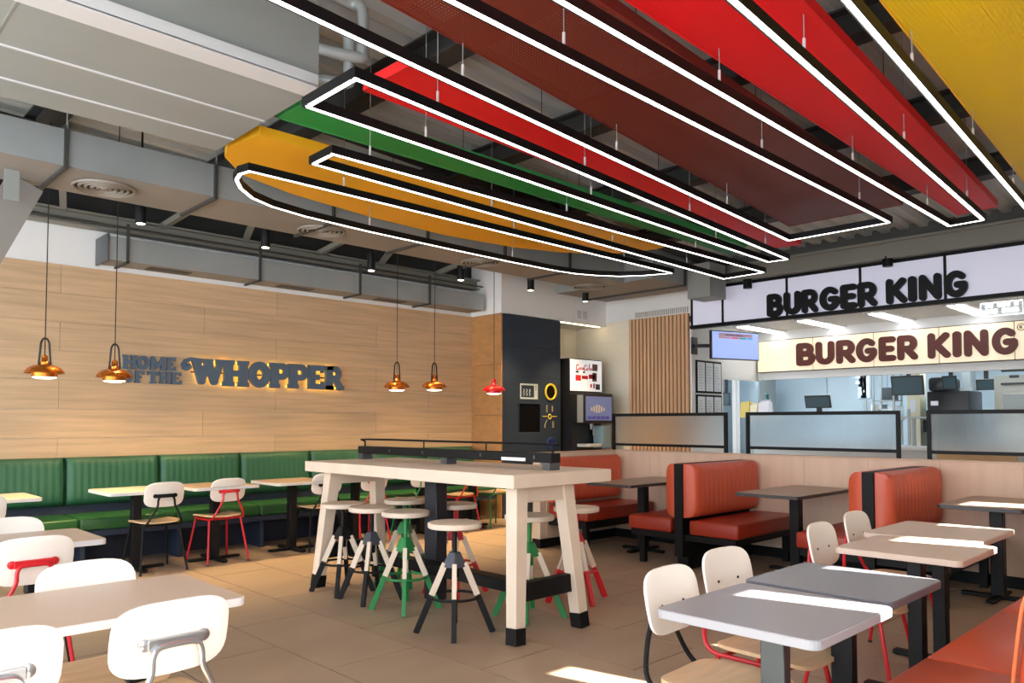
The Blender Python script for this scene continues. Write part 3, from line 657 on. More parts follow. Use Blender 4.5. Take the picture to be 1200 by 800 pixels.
# ================================================================ PEDESTAL TABLES
def table(label, x0, x1, y0, y1, top, edge, base='cross', group=None, h=.75, th=.03, col=None, cw=(.08, .08), ncol=1):
    cx, cy = (x0 + x1) / 2, (y0 + y1) / 2; a, b = (x1 - x0) / 2, (y1 - y0) / 2
    t = thing('pedestal_table', label, 'table', (cx, cy, 0), 0, group)
    MB().prism(rrect(-a, a, -b, b, .035, 5), XY, h - th, h - .0015).build('edge_band', edge, t, bevel=.002, seg=1)
    MB().prism(rrect(-a + .003, a - .003, -b + .003, b - .003, .033, 5), XY, h - .003, h).build('tabletop', top, t)
    px_ = [0] if ncol == 1 else [-a * .55, a * .55]
    for px0 in px_:
        box('column', col or blackm, (px0 - cw[0] / 2, px0 + cw[0] / 2, -cw[1] / 2, cw[1] / 2, .03, h - th - .004), t, bevel=.004, seg=1)
        box('top_plate', blackm, (px0 - .14, px0 + .14, -.14, .14, h - th - .008, h - th - .0005), t)
        if base == 'cross':
            box('base_bar', black, (px0 - .26, px0 + .26, -.03, .03, .006, .03), t, bevel=.005, seg=1); box('base_bar', black, (px0 - .03, px0 + .03, -.26, .26, .004, .032), t, bevel=.005, seg=1)
        else: box('base_bar', black, (px0 - .035, px0 + .035, -.27, .27, .004, .03), t, bevel=.006, seg=1); box('base_bar', black, (px0 - .10, px0 + .10, -.05, .05, .005, .034), t, bevel=.006, seg=1)
        for gx, gy in ((0, .24), (0, -.24)): MB().lathe([(.018, 0), (.02, .008)], n=10).build('foot_pad', glide, t, loc=(px0 + gx, gy, 0))
    return t
GB = 'small tables along the green banquette'
for x0, lb in ((1.03, 'beige table at the far left end of the green banquette'), (2.2, 'beige table behind the black chair at the green banquette'), (2.95, 'dark-edged table behind the red chair at the green banquette'), (3.8, 'table with a bright front edge left of the high table by the banquette'), (4.6, 'small table behind the far leg of the high table'), (5.55, 'small table behind the high table, midway along the banquette'), (6.4, 'small table behind the high table at the banquette end')):
    table(lb, x0, x0 + .66, 7.33, 7.97, taupe_top if x0 > 2.5 else beige_top, edge_w, group=GB)
table('long beige table nearest the camera on the left', .05, 1.26, 2.645, 3.25, beige_top, edge_w, ncol=2)
table('long beige table second from the camera on the left', .12, 1.345, 4.49, 5.08, beige_top, edge_w, ncol=2)
table('grey table nearest the camera by the red banquette', 2.155, 2.755, .97, 1.53, grey_top, mat('silver grey edge band', lin(158, 158, 162), .35), 'bar', col=mat('brushed dark steel', lin(84, 90, 90), .4, .6), cw=(.05, .085))
table('darker grey table second from the camera by the red banquette', 2.80, 3.36, 1.0, 1.56, mat('blue grey laminate', lin(118, 120, 130), .3), mat('charcoal edge band', lin(92, 92, 98), .35), 'bar', col=blackm, cw=(.05, .085))
table('beige table nearer the camera of the sunlit beige pair', 3.86, 4.46, 1.07, 1.65, beige_top, mat('beige edge band', lin(206, 186, 170), .4), cw=(.07, .07))
table('beige table farther from the camera of the sunlit beige pair', 4.50, 5.24, 1.17, 1.76, beige_top, mat('beige edge band', lin(206, 186, 170)), cw=(.07, .07))
table('taupe booth table at the first booth beside the return wall', 6.2, 7.43, 4.66, 5.26, taupe_top, edge_d, cw=(.09, .09))
table('taupe booth table at the middle orange booth', 6.25, 7.43, 2.96, 3.56, taupe_top, edge_d, cw=(.09, .09))
table('taupe booth table at the right edge with a sunlit top', 6.45, 7.43, 1.38, 1.96, taupe_top, edge_d, cw=(.09, .09))
# ================================================================ HIGH TABLE
ht = thing('high_table', 'long whitewashed wooden high table with black feet in the room centre', 'table', (3.77, 4.62, 0))
def L_(x, y, z): return (x - 3.77, y - 4.62, z)
MB().prism(rrect(-.48, .48, -1.26, 1.26, .006, 2), XY, .965, 1.05).build('tabletop', whitewash, ht, bevel=.004, seg=1)
for yy_, sg in ((3.47, 1), (5.74, -1)):
    yf = yy_ - .04 * sg
    xa, xb = (3.385, 4.0)
    for xt, xf in ((3.46, 3.38), (3.90, 3.975)):
        a = Vector(L_(xt, yy_ + .03 * sg, .965)); b = Vector(L_(xf, yf, .10)); c = Vector(L_(xf + (xf - xt) * .115, yf - .008 * sg, 0))
        lg = MB().beam(a, b, .105, .10, (0, 1, 0), .088, .088).build('leg', whitewash, ht, bevel=.004, seg=1)
        MB().beam(b, c, .092, .092, (0, 1, 0)).build('foot', black, lg, bevel=.003, seg=1)
    MB().beam(L_(3.46, yy_ + .03 * sg, .91), L_(3.90, yy_ + .03 * sg, .91), .085, .10).build('apron', whitewash, ht, bevel=.004, seg=1)
    MB().beam(L_(3.43, yy_ - .0 * sg, .30), L_(3.93, yy_ - .0 * sg, .30), .06, .12).build('cross_brace', black, ht, bevel=.004, seg=1)
MB().beam(L_(3.68, 3.5, .27), L_(3.68, 5.72, .27), .12, .08).build('stretcher', black, ht, bevel=.004, seg=1)
box('column', mat('dark navy column', lin(30, 34, 42), .4), (-.03, .08, .05, .20, 0.0, .965), ht, bevel=.005, seg=1)
rl = MB().box(3.80 - 3.77, 3.90 - 3.77, 3.52 - 4.62, 5.86 - 4.62, 1.10, 1.165).build('power_rail', black, ht, bevel=.004, seg=1)
for y in (3.53, 4.62, 5.78): MB().box(.03, .13, y - 4.62, y - 4.62 + .07, 1.05, 1.10).build('rail_post', mat('dark grey post', lin(70, 72, 76), .4), ht)
box('socket_panel', white_lam, (.026, .032, -.86, -.62, 1.105, 1.128), ht)
for y in (-.4, .3, .75, -.95): MB().lathe([(.012, 0), (.012, .008)], n=10).build('rail_bolt', edge_d, rl).matrix_local = Matrix.Translation((.03, y, 1.135)) @ Matrix.Rotation(-math.pi / 2, 4, 'Y')
MB().tube(smooth_path([(.08, 1.20, 1.16), (.08, 1.20, 1.205), (.08, 1.17, 1.225), (.08, 0, 1.225), (.08, -1.04, 1.225), (.08, -1.07, 1.215), (.08, -1.07, 1.16)], 3), .008, 8).build('guard_rail', black, ht, smooth=True)
for y in (.35, -.4): MB().tube([(.08, y, 1.16), (.08, y, 1.222)], .006, 6).build('rail_stem', black, ht)
# ================================================================ STOOLS
def stool(label, x, y, rz, cm, hub, proto=[None]):
    if proto[0] is None:
        t = thing('bar_stool', label, 'stool', (x, y, 0), rz, 'round-seat stools at the high table')
        MB().lathe([(.172, .682), (.178, .688), (.178, .712), (.172, .718)], n=36).build('seat', whitewash, t, smooth=True)
        MB().tube([(0, 0, .40), (0, 0, .683)], .016, 12).build('spindle', cm, t, smooth=True)
        MB().lathe([(.05, .672), (.05, .682)], n=16).build('seat_plate', cm, t)
        hb = MB().add([(sx * .028, sy * .028, .525) for sx, sy in ((-1, -1), (1, -1), (1, 1), (-1, 1))] + [(sx * .062, sy * .062, .425) for sx, sy in ((-1, -1), (1, -1), (1, 1), (-1, 1))], [(0, 1, 2, 3), (7, 6, 5, 4), (0, 4, 5, 1), (1, 5, 6, 2), (2, 6, 7, 3), (3, 7, 4, 0)])
        hb.build('hub', cm, t, bevel=.006, seg=1)
        MB().box(-.02, .02, -.02, .02, .36, .43).build('spindle_end', cm, t)
        for sx, sy in ((-1, -1), (1, -1), (1, 1), (-1, 1)):
            a = Vector((sx * .044, sy * .044, .45)); b = Vector((sx * .178, sy * .178, 0)); m_ = a.lerp(b, .46)
            lg = MB().beam(a, m_, .040, .030, (sx, -sy, 0)).build('leg', whitewash, t, bevel=.002, seg=1)
            MB().beam(m_, b, .040, .031, (sx, -sy, 0)).build('painted_end', cm, lg, bevel=.002, seg=1)
        MB().tube([(.158 * math.cos(math.tau * k / 28), .158 * math.sin(math.tau * k / 28), .235) for k in range(28)], .009, 8, True).build('foot_ring', cm, t, smooth=True)
        proto[0] = t
    else:
        t = copy_tree(proto[0]); t.location = (x, y, 0); t.rotation_euler = (0, 0, rz); tag(t, label, 'stool', 'round-seat stools at the high table')
    paint(t, {'spindle': cm, 'seat_plate': cm, 'hub': hub, 'spindle_end': cm, 'painted_end': cm, 'foot_ring': cm})
hubg = mat('slate grey metal', lin(70, 74, 84), .4, .2)
stool('black-footed stool nearest the camera at the high table', 3.284, 3.905, R_(4), black, hubg)
stool('black-footed stool at the far left end of the high table', 3.42, 5.485, R_(3), black, blackm)
stool('black-footed stool with slate hub next to the green stool on the near side', 3.427, 5.08, R_(-3), black, hubg)
stool('green-footed stool on the near side of the high table', 3.436, 4.65, R_(6), green_m, green_m)
stool('green-footed stool behind the near green stool on the far side', 3.97, 5.39, R_(20), green_m, green_m)
stool('red-footed stool behind the dark column of the high table', 4.05, 4.81, R_(10), red_m, red_m)
stool('green-footed stool seen behind the near end leg of the high table', 3.93, 3.85, R_(-6), green_m, green_m)
stool('red-footed stool to the right of the high table end', 4.562, 3.955, R_(24), red_m, red_m)
# ================================================================ CUSHIONS
def channel(W, H, T, nch, amp=.012, flat=.08):
    """upright cushion: x 0..W, z 0..H, front towards -y; vertical channels"""
    nu = nch * 5; nv = 14; vs = []; fs = []
    for j in range(nv + 1):
        v = j / nv; v = .5 - .5 * math.cos(math.pi * v)
        for i in range(nu + 1):
            s_ = i / nu
            fs_ = max(0, 1 - abs(2 * s_ - 1) ** 14) ** (1 / 3); fv = max(0, 1 - abs(2 * v - 1) ** 7) ** (1 / 2.4)
            pl = 0 if (s_ < flat or s_ > 1 - flat) else abs(math.sin(math.pi * nch * (s_ - flat) / (1 - 2 * flat))) ** .55 - 1
            vs.append((W * s_, -(T * (.25 + .75 * fs_ * fv) + amp * pl * fv), H * v))
    n1 = len(vs)
    for j in (0, nv):
        pass
    bk0 = len(vs); vs += [(0, 0, 0), (W, 0, 0), (W, 0, H), (0, 0, H)]
    N = nu + 1
    for j in range(nv):
        for i in range(nu): fs.append((j * N + i, j * N + i + 1, (j + 1) * N + i + 1, (j + 1) * N + i))
    fs.append((bk0, bk0 + 3, bk0 + 2, bk0 + 1))
    fs.append((bk0, bk0 + 1) + tuple(i for i in range(nu, -1, -1))); fs.append((bk0 + 3,) + tuple(nv * N + i for i in range(nu + 1)) + (bk0 + 2,))
    fs.append((bk0,) + tuple(j * N for j in range(nv + 1)) + (bk0 + 3,)); fs.append((bk0 + 1, bk0 + 2) + tuple(j * N + nu for j in range(nv, -1, -1)))
    return MB().add(vs, fs)
# green banquette
gb = thing('green_banquette', 'long green channelled banquette along the oak wall', 'bench', (0, 0, 0))
bs = [-.54 + .8985 * k for k in range(10)]; bc = sc_ = None
for k in range(9):
    x = bs[k]
    if bc is None:
        bc = channel(.892, .48, .15, 13, .008, .03).build('back_cushion', greenv, gb, smooth=True); sc_ = MB().box(.003, .889, -.56, 0, 0, .12).build('seat_cushion', greens, gb, bevel=.025, seg=3, smooth=True)
        b1, s1 = bc, sc_
    else: b1 = link_copy(bc, gb); s1 = link_copy(sc_, gb)
    b1.location = (x, 8.62, .545); b1.rotation_euler = (R_(-4), 0, 0); s1.location = (x, 8.575, .35)
    box('leg_panel', navyb, (x + .02, x + .06, 8.06, 8.4, 0, .29), gb)
box('base_rail', navyb, (bs[0], bs[-1], 8.03, 8.58, .29, .349), gb, bevel=.004, seg=1)
box('back_board', navyb, (bs[0], bs[-1], 8.585, 8.68, .12, .92), gb)
box('kick_board', mat('dark navy kick', lin(24, 32, 48), .6), (bs[0], bs[-1], 8.4, 8.43, 0, .289), gb)
# booths (double, back to back)
def double_booth(label, yc):
    t = thing('booth_bench', label, 'bench', (0, yc, 0), 0, 'orange double booth benches')
    x0, x1 = 6.19, 7.42
    box('spine', black, (x0 - .02, x1, -.045, .045, .12, .985), t, bevel=.003, seg=1)
    for sg in (1, -1):
        b1 = channel(x1 - x0, .50, .14, 13, .010, .07).build('backrest', orangev, t, smooth=True)
        b1.location = (x0 if sg < 0 else x1, sg * .046, .485)
        if sg > 0: b1.rotation_euler = (0, 0, PI)
        s1 = box('seat', seatred, (x0, x1, min(sg * .10, sg * .60), max(sg * .10, sg * .60), .33, .465), t, bevel=.022, seg=3)
        box('seat_base', black, (x0 + .01, x1, min(sg * .045, sg * .57), max(sg * .045, sg * .57), .27, .329), t, bevel=.003, seg=1)
        for xl in (x0 + .08, x1 - .12):
            box('leg', black, (xl, xl + .05, min(sg * .46, sg * .52), max(sg * .46, sg * .52), 0, .27), t)
    box('foot_beam', black, (x0 + .05, x1, -.06, .06, 0, .12), t)
double_booth('orange double booth bench nearer the drinks alcove', 4.09)
double_booth('orange double booth bench behind the beige tables', 2.36)
t = thing('booth_bench_single', 'red booth bench with its back against the return wall', 'bench', (0, 5.82, 0))
b1 = channel(1.2, .50, .14, 13, .010, .05).build('backrest', orangev, t, smooth=True); b1.location = (6.22, 0, .49)
box('seat', seatred, (6.22, 7.42, -.58, -.02, .33, .465), t, bevel=.022, seg=3)
box('seat_base', black, (6.23, 7.42, -.55, -.01, .25, .329), t)
box('back_board', booth_oak, (6.2, 7.43, -.012, -.001, .12, 1.0), t)
for xl in (6.3, 7.3): box('leg', black, (xl, xl + .05, -.5, -.44, 0, .25), t)
# red banquette lower right
rb = thing('red_banquette', 'orange-red banquette along the lower right edge', 'bench', (0, 0, 0))
for k in range(4):
    x = 2.23 + 1.08 * k; x_e = min(x + 1.078, 6.05)
    s1 = box('seat_cushion', orangev, (x + .002, x_e, .48, 1.06, .32, .45), rb, bevel=.02, seg=3)
bx0 = 2.90
for k in range(3):
    b1 = channel(1.19, .50, .16, 12, .010, .05).build('back_cushion', orangev, rb, smooth=True); b1.location = (bx0 + 1.2 * k + 1.19, .53, .42); b1.rotation_euler = (R_(-8), 0, PI)
box('base', black, (2.25, 6.05, .42, 1.0, .0, .319), rb); box('back_board', black, (bx0, 6.5, .36, .47, .3, .9), rb)
MB().tube(smooth_path([(bx0 + .03, .68, .46), (bx0 + .03, .665, .6), (bx0 + .03, .64, .78), (bx0 + .03, .60, .88)], 4), .006, 8).build('piping', mat('pale orange piping', lin(226, 120, 70), .4), rb, smooth=True)
# ================================================================ PRIVACY SCREENS
for k, (ya, yb, lb) in enumerate(((5.907, 4.34, 'reeded glass screen in a black frame on the half wall, nearest the drinks machine'), (4.108, 2.567, 'reeded glass screen in a black frame, the middle one on the half wall'), (2.336, .795, 'reeded glass screen in a black frame at the right end of the half wall'))):
    t = thing('privacy_screen', lb, 'screen', (7.5, (ya + yb) / 2, 1.045), 0, 'reeded glass screens on the half wall'); h = (ya - yb) / 2
    box('top_rail', black, (-.02, .02, -h, h, .405, .44), t); box('bottom_rail', black, (-.02, .02, -h + .03, h - .03, .05, .08), t)
    for sg in (-1, 1): box('post', black, (-.02, .02, min(sg * h, sg * (h - .03)), max(sg * h, sg * (h - .03)), 0, .405), t)
    box('glass_pane', reed, (-.005, .005, -h + .03, h - .03, .08, .405), t)
# ================================================================ WASTE STATION
def NOSPEC(m): m.node_tree.nodes['Principled BSDF'].inputs['Specular IOR Level'].default_value = .05; return m
st = thing('waste_station', 'tall navy waste station with a yellow ring and tray icons', 'cabinet', (XR + .02, YD, 0))
def SX(u, v): q = onY(u, v, YD - .003); return q.x - XR - .02, q.z
box('body', navy, (0, 1.245, 0, .64, 0, 2.965), st)
zs = [(0, .9), (.905, 2.06), (2.065, 2.50), (2.505, 2.96)]
for a, b in zs: box('panel', navy, (.002, 1.243, -.012, 0, a, b), st, bevel=.002, seg=1)
def srect(u0, v0, u1, v1): a = SX(u0, (v0 + v1) / 2); b = SX(u1, (v0 + v1) / 2); return a[0], b[0], SX((u0 + u1) / 2, v1)[1], SX((u0 + u1) / 2, v0)[1]
ic = mat('pale icon print', lin(190, 202, 208), .5); iy = mat('yellow icon print', lin(232, 206, 60), .5)
x0, x1, z0, z1 = srect(609, 449.5, 629.5, 467.5)
fr = box('tray_sign', ic, (x0, x1, -.018, -.0125, z0, z1), st)
box('sign_window', navy, (x0 + .02, x1 - .085, -.0195, -.018, z0 + .025, z1 - .025), fr)
for k in range(3):
    xx = x0 + .06 + .062 * k
    MB().tube(smooth_path([(xx, -.0195, z0 + .05), (xx + .022, -.0195, z0 + .075), (xx, -.0195, z0 + .10), (xx + .022, -.0195, z0 + .13), (xx, -.0195, z0 + .15)], 4), .006, 5).build('steam_mark', ic, fr)
for zz in (.65, .82): MB().lathe([(.011, 0), (.011, .003)], n=10).build('sign_dot', navy, fr).matrix_local = Matrix.Translation((x1 - .045, -.018, z0 + (z1 - z0) * zz)) @ Matrix.Rotation(math.pi / 2, 4, 'X')
x0, x1, z0, z1 = srect(607.2, 473, 632, 506)
box('tray_recess', NOSPEC(mat('black recess', (.003, .003, .004, 1), .8)), (x0, x1, -.0135, -.0122, z0, z1), st); MB().box(x0 - .012, x0, -.025, -.012, z0, z1).box(x1, x1 + .012, -.025, -.012, z0, z1).box(x0 - .012, x1 + .012, -.025, -.012, z1, z1 + .012).build('recess_frame', navyb, st)
x0, x1, z0, z1 = srect(606.5, 507, 633, 540)
dr = box('door', navy, (x0, x1, -.02, -.012, .62, z1), st, bevel=.003, seg=1); box('handle_slot', black, (x0 + .08, x1 - .08, -.022, -.0195, z1 - .37, z1 - .33), dr)
for (u, v, ru, rv, mm, nm) in ((644.5, 459, 6.0, 10, iy, 'yellow_ring'), (645, 519.5, 4, 7, mat('blue ring', lin(30, 52, 110), .4), 'blue_ring')):
    c = SX(u, v); rx = abs(SX(u + ru, v)[0] - SX(u - ru, v)[0]) / 2; r = min(rx, .12) if nm == 'yellow_ring' else .075
    r = .115 if nm == 'yellow_ring' else .08
    rg = MB().tube([(c[0] + r * math.cos(math.tau * k / 28), -.018, c[1] + r * math.sin(math.tau * k / 28)) for k in range(28)], .017, 8, True).build(nm, mm, st, smooth=True)
    MB().prism([(c[0] + r * math.cos(math.tau * k / 28), c[1] + r * math.sin(math.tau * k / 28)) for k in range(28)], lambda a, b, d: (a, -d, b), .0125, .015).build('opening', NOSPEC(mat('opening dark', (.01, .006, .004, 1))) if nm == 'yellow_ring' else mm, rg)
c = SX(643.6, 488); mk = MB()
mk.tube([(c[0] + .035 * math.cos(math.tau * k / 14), -.0145, c[1] + .035 * math.sin(math.tau * k / 14)) for k in range(14)], .008, 5, True)
for a, b in (((-.16, .004), (-.06, .004)), ((.06, .004), (.16, .004))): mk.beam((c[0] + a[0], -.0145, c[1] + a[1]), (c[0] + b[0], -.0145, c[1] + b[1]), .004, .012)
mk.build('disc_icon', iy, st)
mk = MB()
for dx, dz, w_, h_ in ((-.065, .12, .03, .11), (.06, .12, .03, .09), (.075, -.12, .04, .10)):
    mk.add([(c[0] + dx + sx * w_ / 2, -.0135 - .002 * e, c[1] + dz + sz * h_ / 2) for e in (0, 1) for sx, sz in ((-1, -1), (1, -1), (1, 1), (-1, 1))], [(0, 1, 2, 3), (7, 6, 5, 4), (0, 4, 5, 1), (1, 5, 6, 2), (2, 6, 7, 3), (3, 7, 4, 0)])
mk.tube(smooth_path([(c[0] - .06, -.0145, c[1] - .05), (c[0] - .10, -.0145, c[1] - .11), (c[0] - .11, -.0145, c[1] - .17)], 3), .008, 5)
mk.build('cutlery_icon', mat('tan icon print', lin(150, 140, 120), .5), st)
# ================================================================ DRINKS MACHINE
dk = thing('drinks_machine', 'black self-service drinks machine with a lit white header and screen', 'drinks machine', (9.3, 7.9, 0))
def DX(u, v, y): q = onY(u, v, y); return q.x - 9.3, q.z
bkp = mat('black plastic', (.015, .015, .017, 1), .35)
hx0 = DX(668, 440, 7.9)[0]; hx1 = DX(705, 440, 7.9)[0]
box('cabinet', bkp, (hx0, hx1, .0, .72, .1, 1.86), dk); box('header', bkp, (hx0, hx1, .004, .72, 1.86, 2.385), dk, bevel=.006, seg=1)
hd = box('header_panel', mat('header light panel', lin(225, 226, 228), .4, emit=(1, 1, 1, 1), es=.35), (hx0 + .005, hx1 - .005, -.008, .004, 1.875, 2.37), dk)
cr = mat('cola red print', lin(214, 40, 52), .5)
def scr(pts, r, nm, m_): MB().tube(smooth_path([(hx0 + a, -.0095, 1.875 + b) for a, b in pts], 5), r, 5).build(nm, m_, hd)
for o in (0, .19):   # Coca- Cola script
    scr([(.20 + o, .40), (.165 + o, .415), (.135 + o, .375), (.145 + o, .335), (.18 + o, .335), (.20 + o, .355)], .008, 'script_letter', cr)
    scr([(.225 + o, .37), (.205 + o, .36), (.205 + o, .34), (.225 + o, .335), (.235 + o, .355), (.225 + o, .37)], .006, 'script_letter', cr)
scr([(.27, .37), (.25, .365), (.25, .34), (.27, .338)], .006, 'script_letter', cr); scr([(.30, .37), (.28, .36), (.285, .338), (.305, .345), (.305, .365), (.315, .335)], .006, 'script_letter', cr)
scr([(.325, .355), (.345, .356)], .005, 'script_letter', cr)
scr([(.45, .335), (.462, .42), (.455, .43), (.45, .36), (.465, .335)], .006, 'script_letter', cr); scr([(.50, .37), (.48, .36), (.485, .338), (.505, .345), (.505, .365), (.515, .335)], .006, 'script_letter', cr)
for a, b, c0, d0, nm, m_ in ((.12, .25, .16, .25, 'red_tile', cr), (.27, .42, .19, .245, 'red_tile', cr), (.44, .60, .20, .27, 'red_tile', cr), (.12, .20, .285, .315, 'grey_mark', edge_d), (.30, .35, .285, .315, 'grey_mark', edge_d), (.53, .66, .33, .44, 'cup_picture', mat('cup brown', lin(120, 84, 76), .5)), (.53, .64, .16, .30, 'cup_picture', mat('cup brown', lin(120, 84, 76))), (.48, .52, .06, .12, 'bottle_picture', cr), (.55, .59, .05, .13, 'bottle_picture', cr), (.61, .72, .03, .12, 'dark_badge', edge_d)):
    if b < hx1 - hx0 + .02: box(nm, m_, (hx0 + a, min(hx0 + b, hx1 - .01), -.0095, -.008, 1.875 + c0, 1.875 + d0), hd)
yF = -.3
lx0 = DX(684, 490, 7.6)[0]; lx1 = DX(718, 490, 7.6)[0]
box('tower', bkp, (lx0, lx1, yF, .0, 1.36, 1.83), dk, bevel=.01, seg=2); box('backsplash', bkp, (lx0 + .02, lx1, -.05, .0, .92, 1.36), dk)
box('side_trim', galv, (lx0 - .012, lx0, yF + .01, yF + .12, 1.38, 1.80), dk)
scm = mat('lit touch screen', lin(90, 100, 140), .2, emit=lin(150, 160, 205), es=.22)
sc1 = box('touch_screen', scm, (lx0 + .05, lx1 - .03, yF - .006, yF, 1.41, 1.78), dk)
for k in range(6): box('cup_icon', mat('screen icon', lin(190, 180, 170), .4, emit=lin(190, 180, 170), es=.15), (lx0 + .16 + .06 * k, lx0 + .205 + .06 * k, yF - .0075, yF - .006, 1.52 + .015 * abs(k - 2.5), 1.66 - .02 * abs(k - 2.5)), sc1)
for k in range(5): box('button_icon', mat('screen violet', lin(70, 60, 140), .4, emit=lin(90, 80, 170), es=.15), (lx0 + .09 + .11 * k, lx0 + .17 + .11 * k, yF - .0075, yF - .006, 1.43, 1.475), sc1)
MB().lathe([(.025, 1.27), (.035, 1.36)], (lx0 + .3, yF + .1, 0), 14).build('nozzle', silver, dk, smooth=True)
box('lever', silver, (lx0 + .285, lx0 + .315, yF + .05, yF + .065, 1.18, 1.30), dk, bevel=.004)
box('drip_tray', edge_w, (lx0 + .12, lx1 - .28, yF, -.06, 1.0, 1.05), dk, bevel=.006); box('ice_panel', mat('pale teal panel', lin(150, 178, 186), .4), (lx1 - .24, lx1 - .02, yF + .02, yF + .2, .98, 1.33), dk, bevel=.004)
box('counter_base', bkp, (lx0 - .25, lx1 + .02, yF - .05, .1, 0, .92), dk)
# ================================================================ COUNTER ZONE
tvm = mat('tv screen', lin(110, 126, 170), .25, emit=lin(148, 168, 226), es=.8)
tv = thing('menu_screen', 'wall-mounted screen with a pale blue display left of the counter board', 'screen', tuple(onY(861, 405, 5.95)))
tv.rotation_euler = (0, 0, R_(72))
box('casing', bkp, (-.02, .03, -.47, .47, -.215, .215), tv, bevel=.004, seg=1)
sc1 = box('display', tvm, (-.024, -.02, -.455, .455, -.20, .20), tv)
for a, b, c0, d0, col in ((-.33, .33, .13, .18, (150, 120, 140)), (.10, .33, .10, .125, (170, 120, 130)), (-.05, .08, .10, .125, (200, 60, 60)), (-.2, -.06, .10, .125, (40, 130, 130)), (-.33, -.22, .10, .125, (60, 150, 190)), (-.14, .20, .145, .165, (50, 50, 80))):
    box('menu_bar', mat('menu %d%d%d' % col, lin(*col), .3, emit=lin(*col), es=.5), (-.026, -.024, a, b, c0, d0), sc1)
iv = Matrix.Rotation(R_(-72), 3, 'Z'); qa = iv @ Vector((-.42, .448, 0)); qb = iv @ Vector((-.42, .435, 0)); MB().beam((.02, .1, 0), qb, .05, .05).build('bracket', bkp, tv); MB().beam(qb, qa, .16, .26).build('wall_plate', bkp, tv)
for r, (va, vb, lb) in enumerate(((421.5, 460, 'upper black-framed trio of white notices on the counter side wall'), (462, 500, 'lower black-framed trio of white notices on the counter side wall'))):
    a = onY(814.5 + 2 * r, va, 6.4); z1 = a.z; z0 = onY(816, vb, 6.4).z
    t = thing('notice_frame', lb, 'frame', (10.15, 6.4, z0)); h = z1 - z0; W = .72
    box('frame', black, (0, W, -.025, 0, 0, h), t, bevel=.003, seg=1)
    for k in range(3):
        pn = box('notice', mat('notice paper', lin(226, 232, 238), .5), (.025 + k * .235, .225 + k * .235, -.028, -.025, .03, h - .03), t)
        for i in range(9):
            zz = .06 + i * (h - .12) / 9; box('print_line', mat('faint print', lin(180, 188, 198), .5), (.05 + k * .235, .05 + k * .235 + random.uniform(.08, .15), -.029, -.028, zz, zz + .012), pn)
# counter
ct = thing('service_counter', 'long service counter with pale top behind the half wall', 'counter', (12.0, 3, 0))
box('front', mat('pale counter front', lin(206, 206, 204), .5), (-.1, .0, -3.3, 3.39, .05, .98), ct); ya_ = onX(1098, 535, 11.9).y - 3; yb_ = onX(1192, 535, 11.9).y - 3; box('wood_panel', mat('tan counter panel', lin(206, 166, 116), .5, var=((2, 2, 12), .08, .03)), (-.115, -.1, yb_, ya_, .1, .96), ct); box('carcass', white_p, (.0, .6, -3.3, 3.39, .05, .98), ct); box('top', mat('pale stone top', lin(226, 228, 230), .3), (-.14, .65, -3.32, 3.39, .98, 1.03), ct, bevel=.004, seg=1)
box('shelf', galv, (.1, .6, -3.0, 3.38, 1.44, 1.465), ct)
for y in (-2.9, -1, 1, 3.3): box('shelf_post', galv, (.3, .34, y, y + .04, 1.03, 1.44), ct)
# kitchen things placed by what the photo shows above the screens
def kbox(name, label, cat, u0, u1, v0, v1, X, dep, m_, z0=None, bev=.006, group=None):
    a = onX(u0, (v0 + v1) / 2, X); b = onX(u1, (v0 + v1) / 2, X); top_ = onX((u0 + u1) / 2, v0, X).z; bot = z0 if z0 is not None else onX((u0 + u1) / 2, v1, X).z
    t = thing(name, label, cat, (X, (a.y + b.y) / 2, bot), 0, group); h = abs(a.y - b.y) / 2
    return t, h, top_ - bot
scrn = mat('dark teal monitor screen', lin(70, 92, 100), .25)
def monitor(label, u0, u1, v0, v1, X, tilt=-12, stand=None):
    t, h, H = kbox('kitchen_monitor', label, 'monitor', u0, u1, v0, v1, X, .03, bkp, group='kitchen order monitors')
    tt = R_(tilt)
    cs_ = MB().box(0, .03, -h, h, 0, H).build('casing', bkp, t, bevel=.004, seg=1); d_ = MB().box(-.003, 0, -h + .018, h - .018, .018, H - .022).build('display', scrn, t)
    for o in (cs_, d_): o.rotation_euler = (0, tt, 0)
    if stand == 'up': MB().box(.03, .06, -.03, .03, H * .6, 2.9 - t.location.z).build('mount', bkp, t)
    elif stand: MB().box(.02, .06, -.04, .04, stand - t.location.z, H * .5).build('stand', bkp, t); MB().box(-.06, .1, -.1, .1, stand - t.location.z, stand - t.location.z + .015).build('foot', bkp, t)
monitor('small dark monitor beside the notice frames', 845, 855, 460, 475, 13.2, 0, 'up')
monitor('tilted order monitor standing on the counter in the middle', 944, 974, 463, 478, 12.3, -15, 1.465)
monitor('large hanging monitor left of the black machine in the kitchen', 1045, 1083, 440, 463, 13.0, -10, 'up')
monitor('hanging monitor next to the stainless oven', 1144, 1166, 444, 457, 13.6, -10, 'up')
monitor('angled monitor above the black kitchen machine', 1105, 1122, 440, 456, 13.2, -18, 'up')
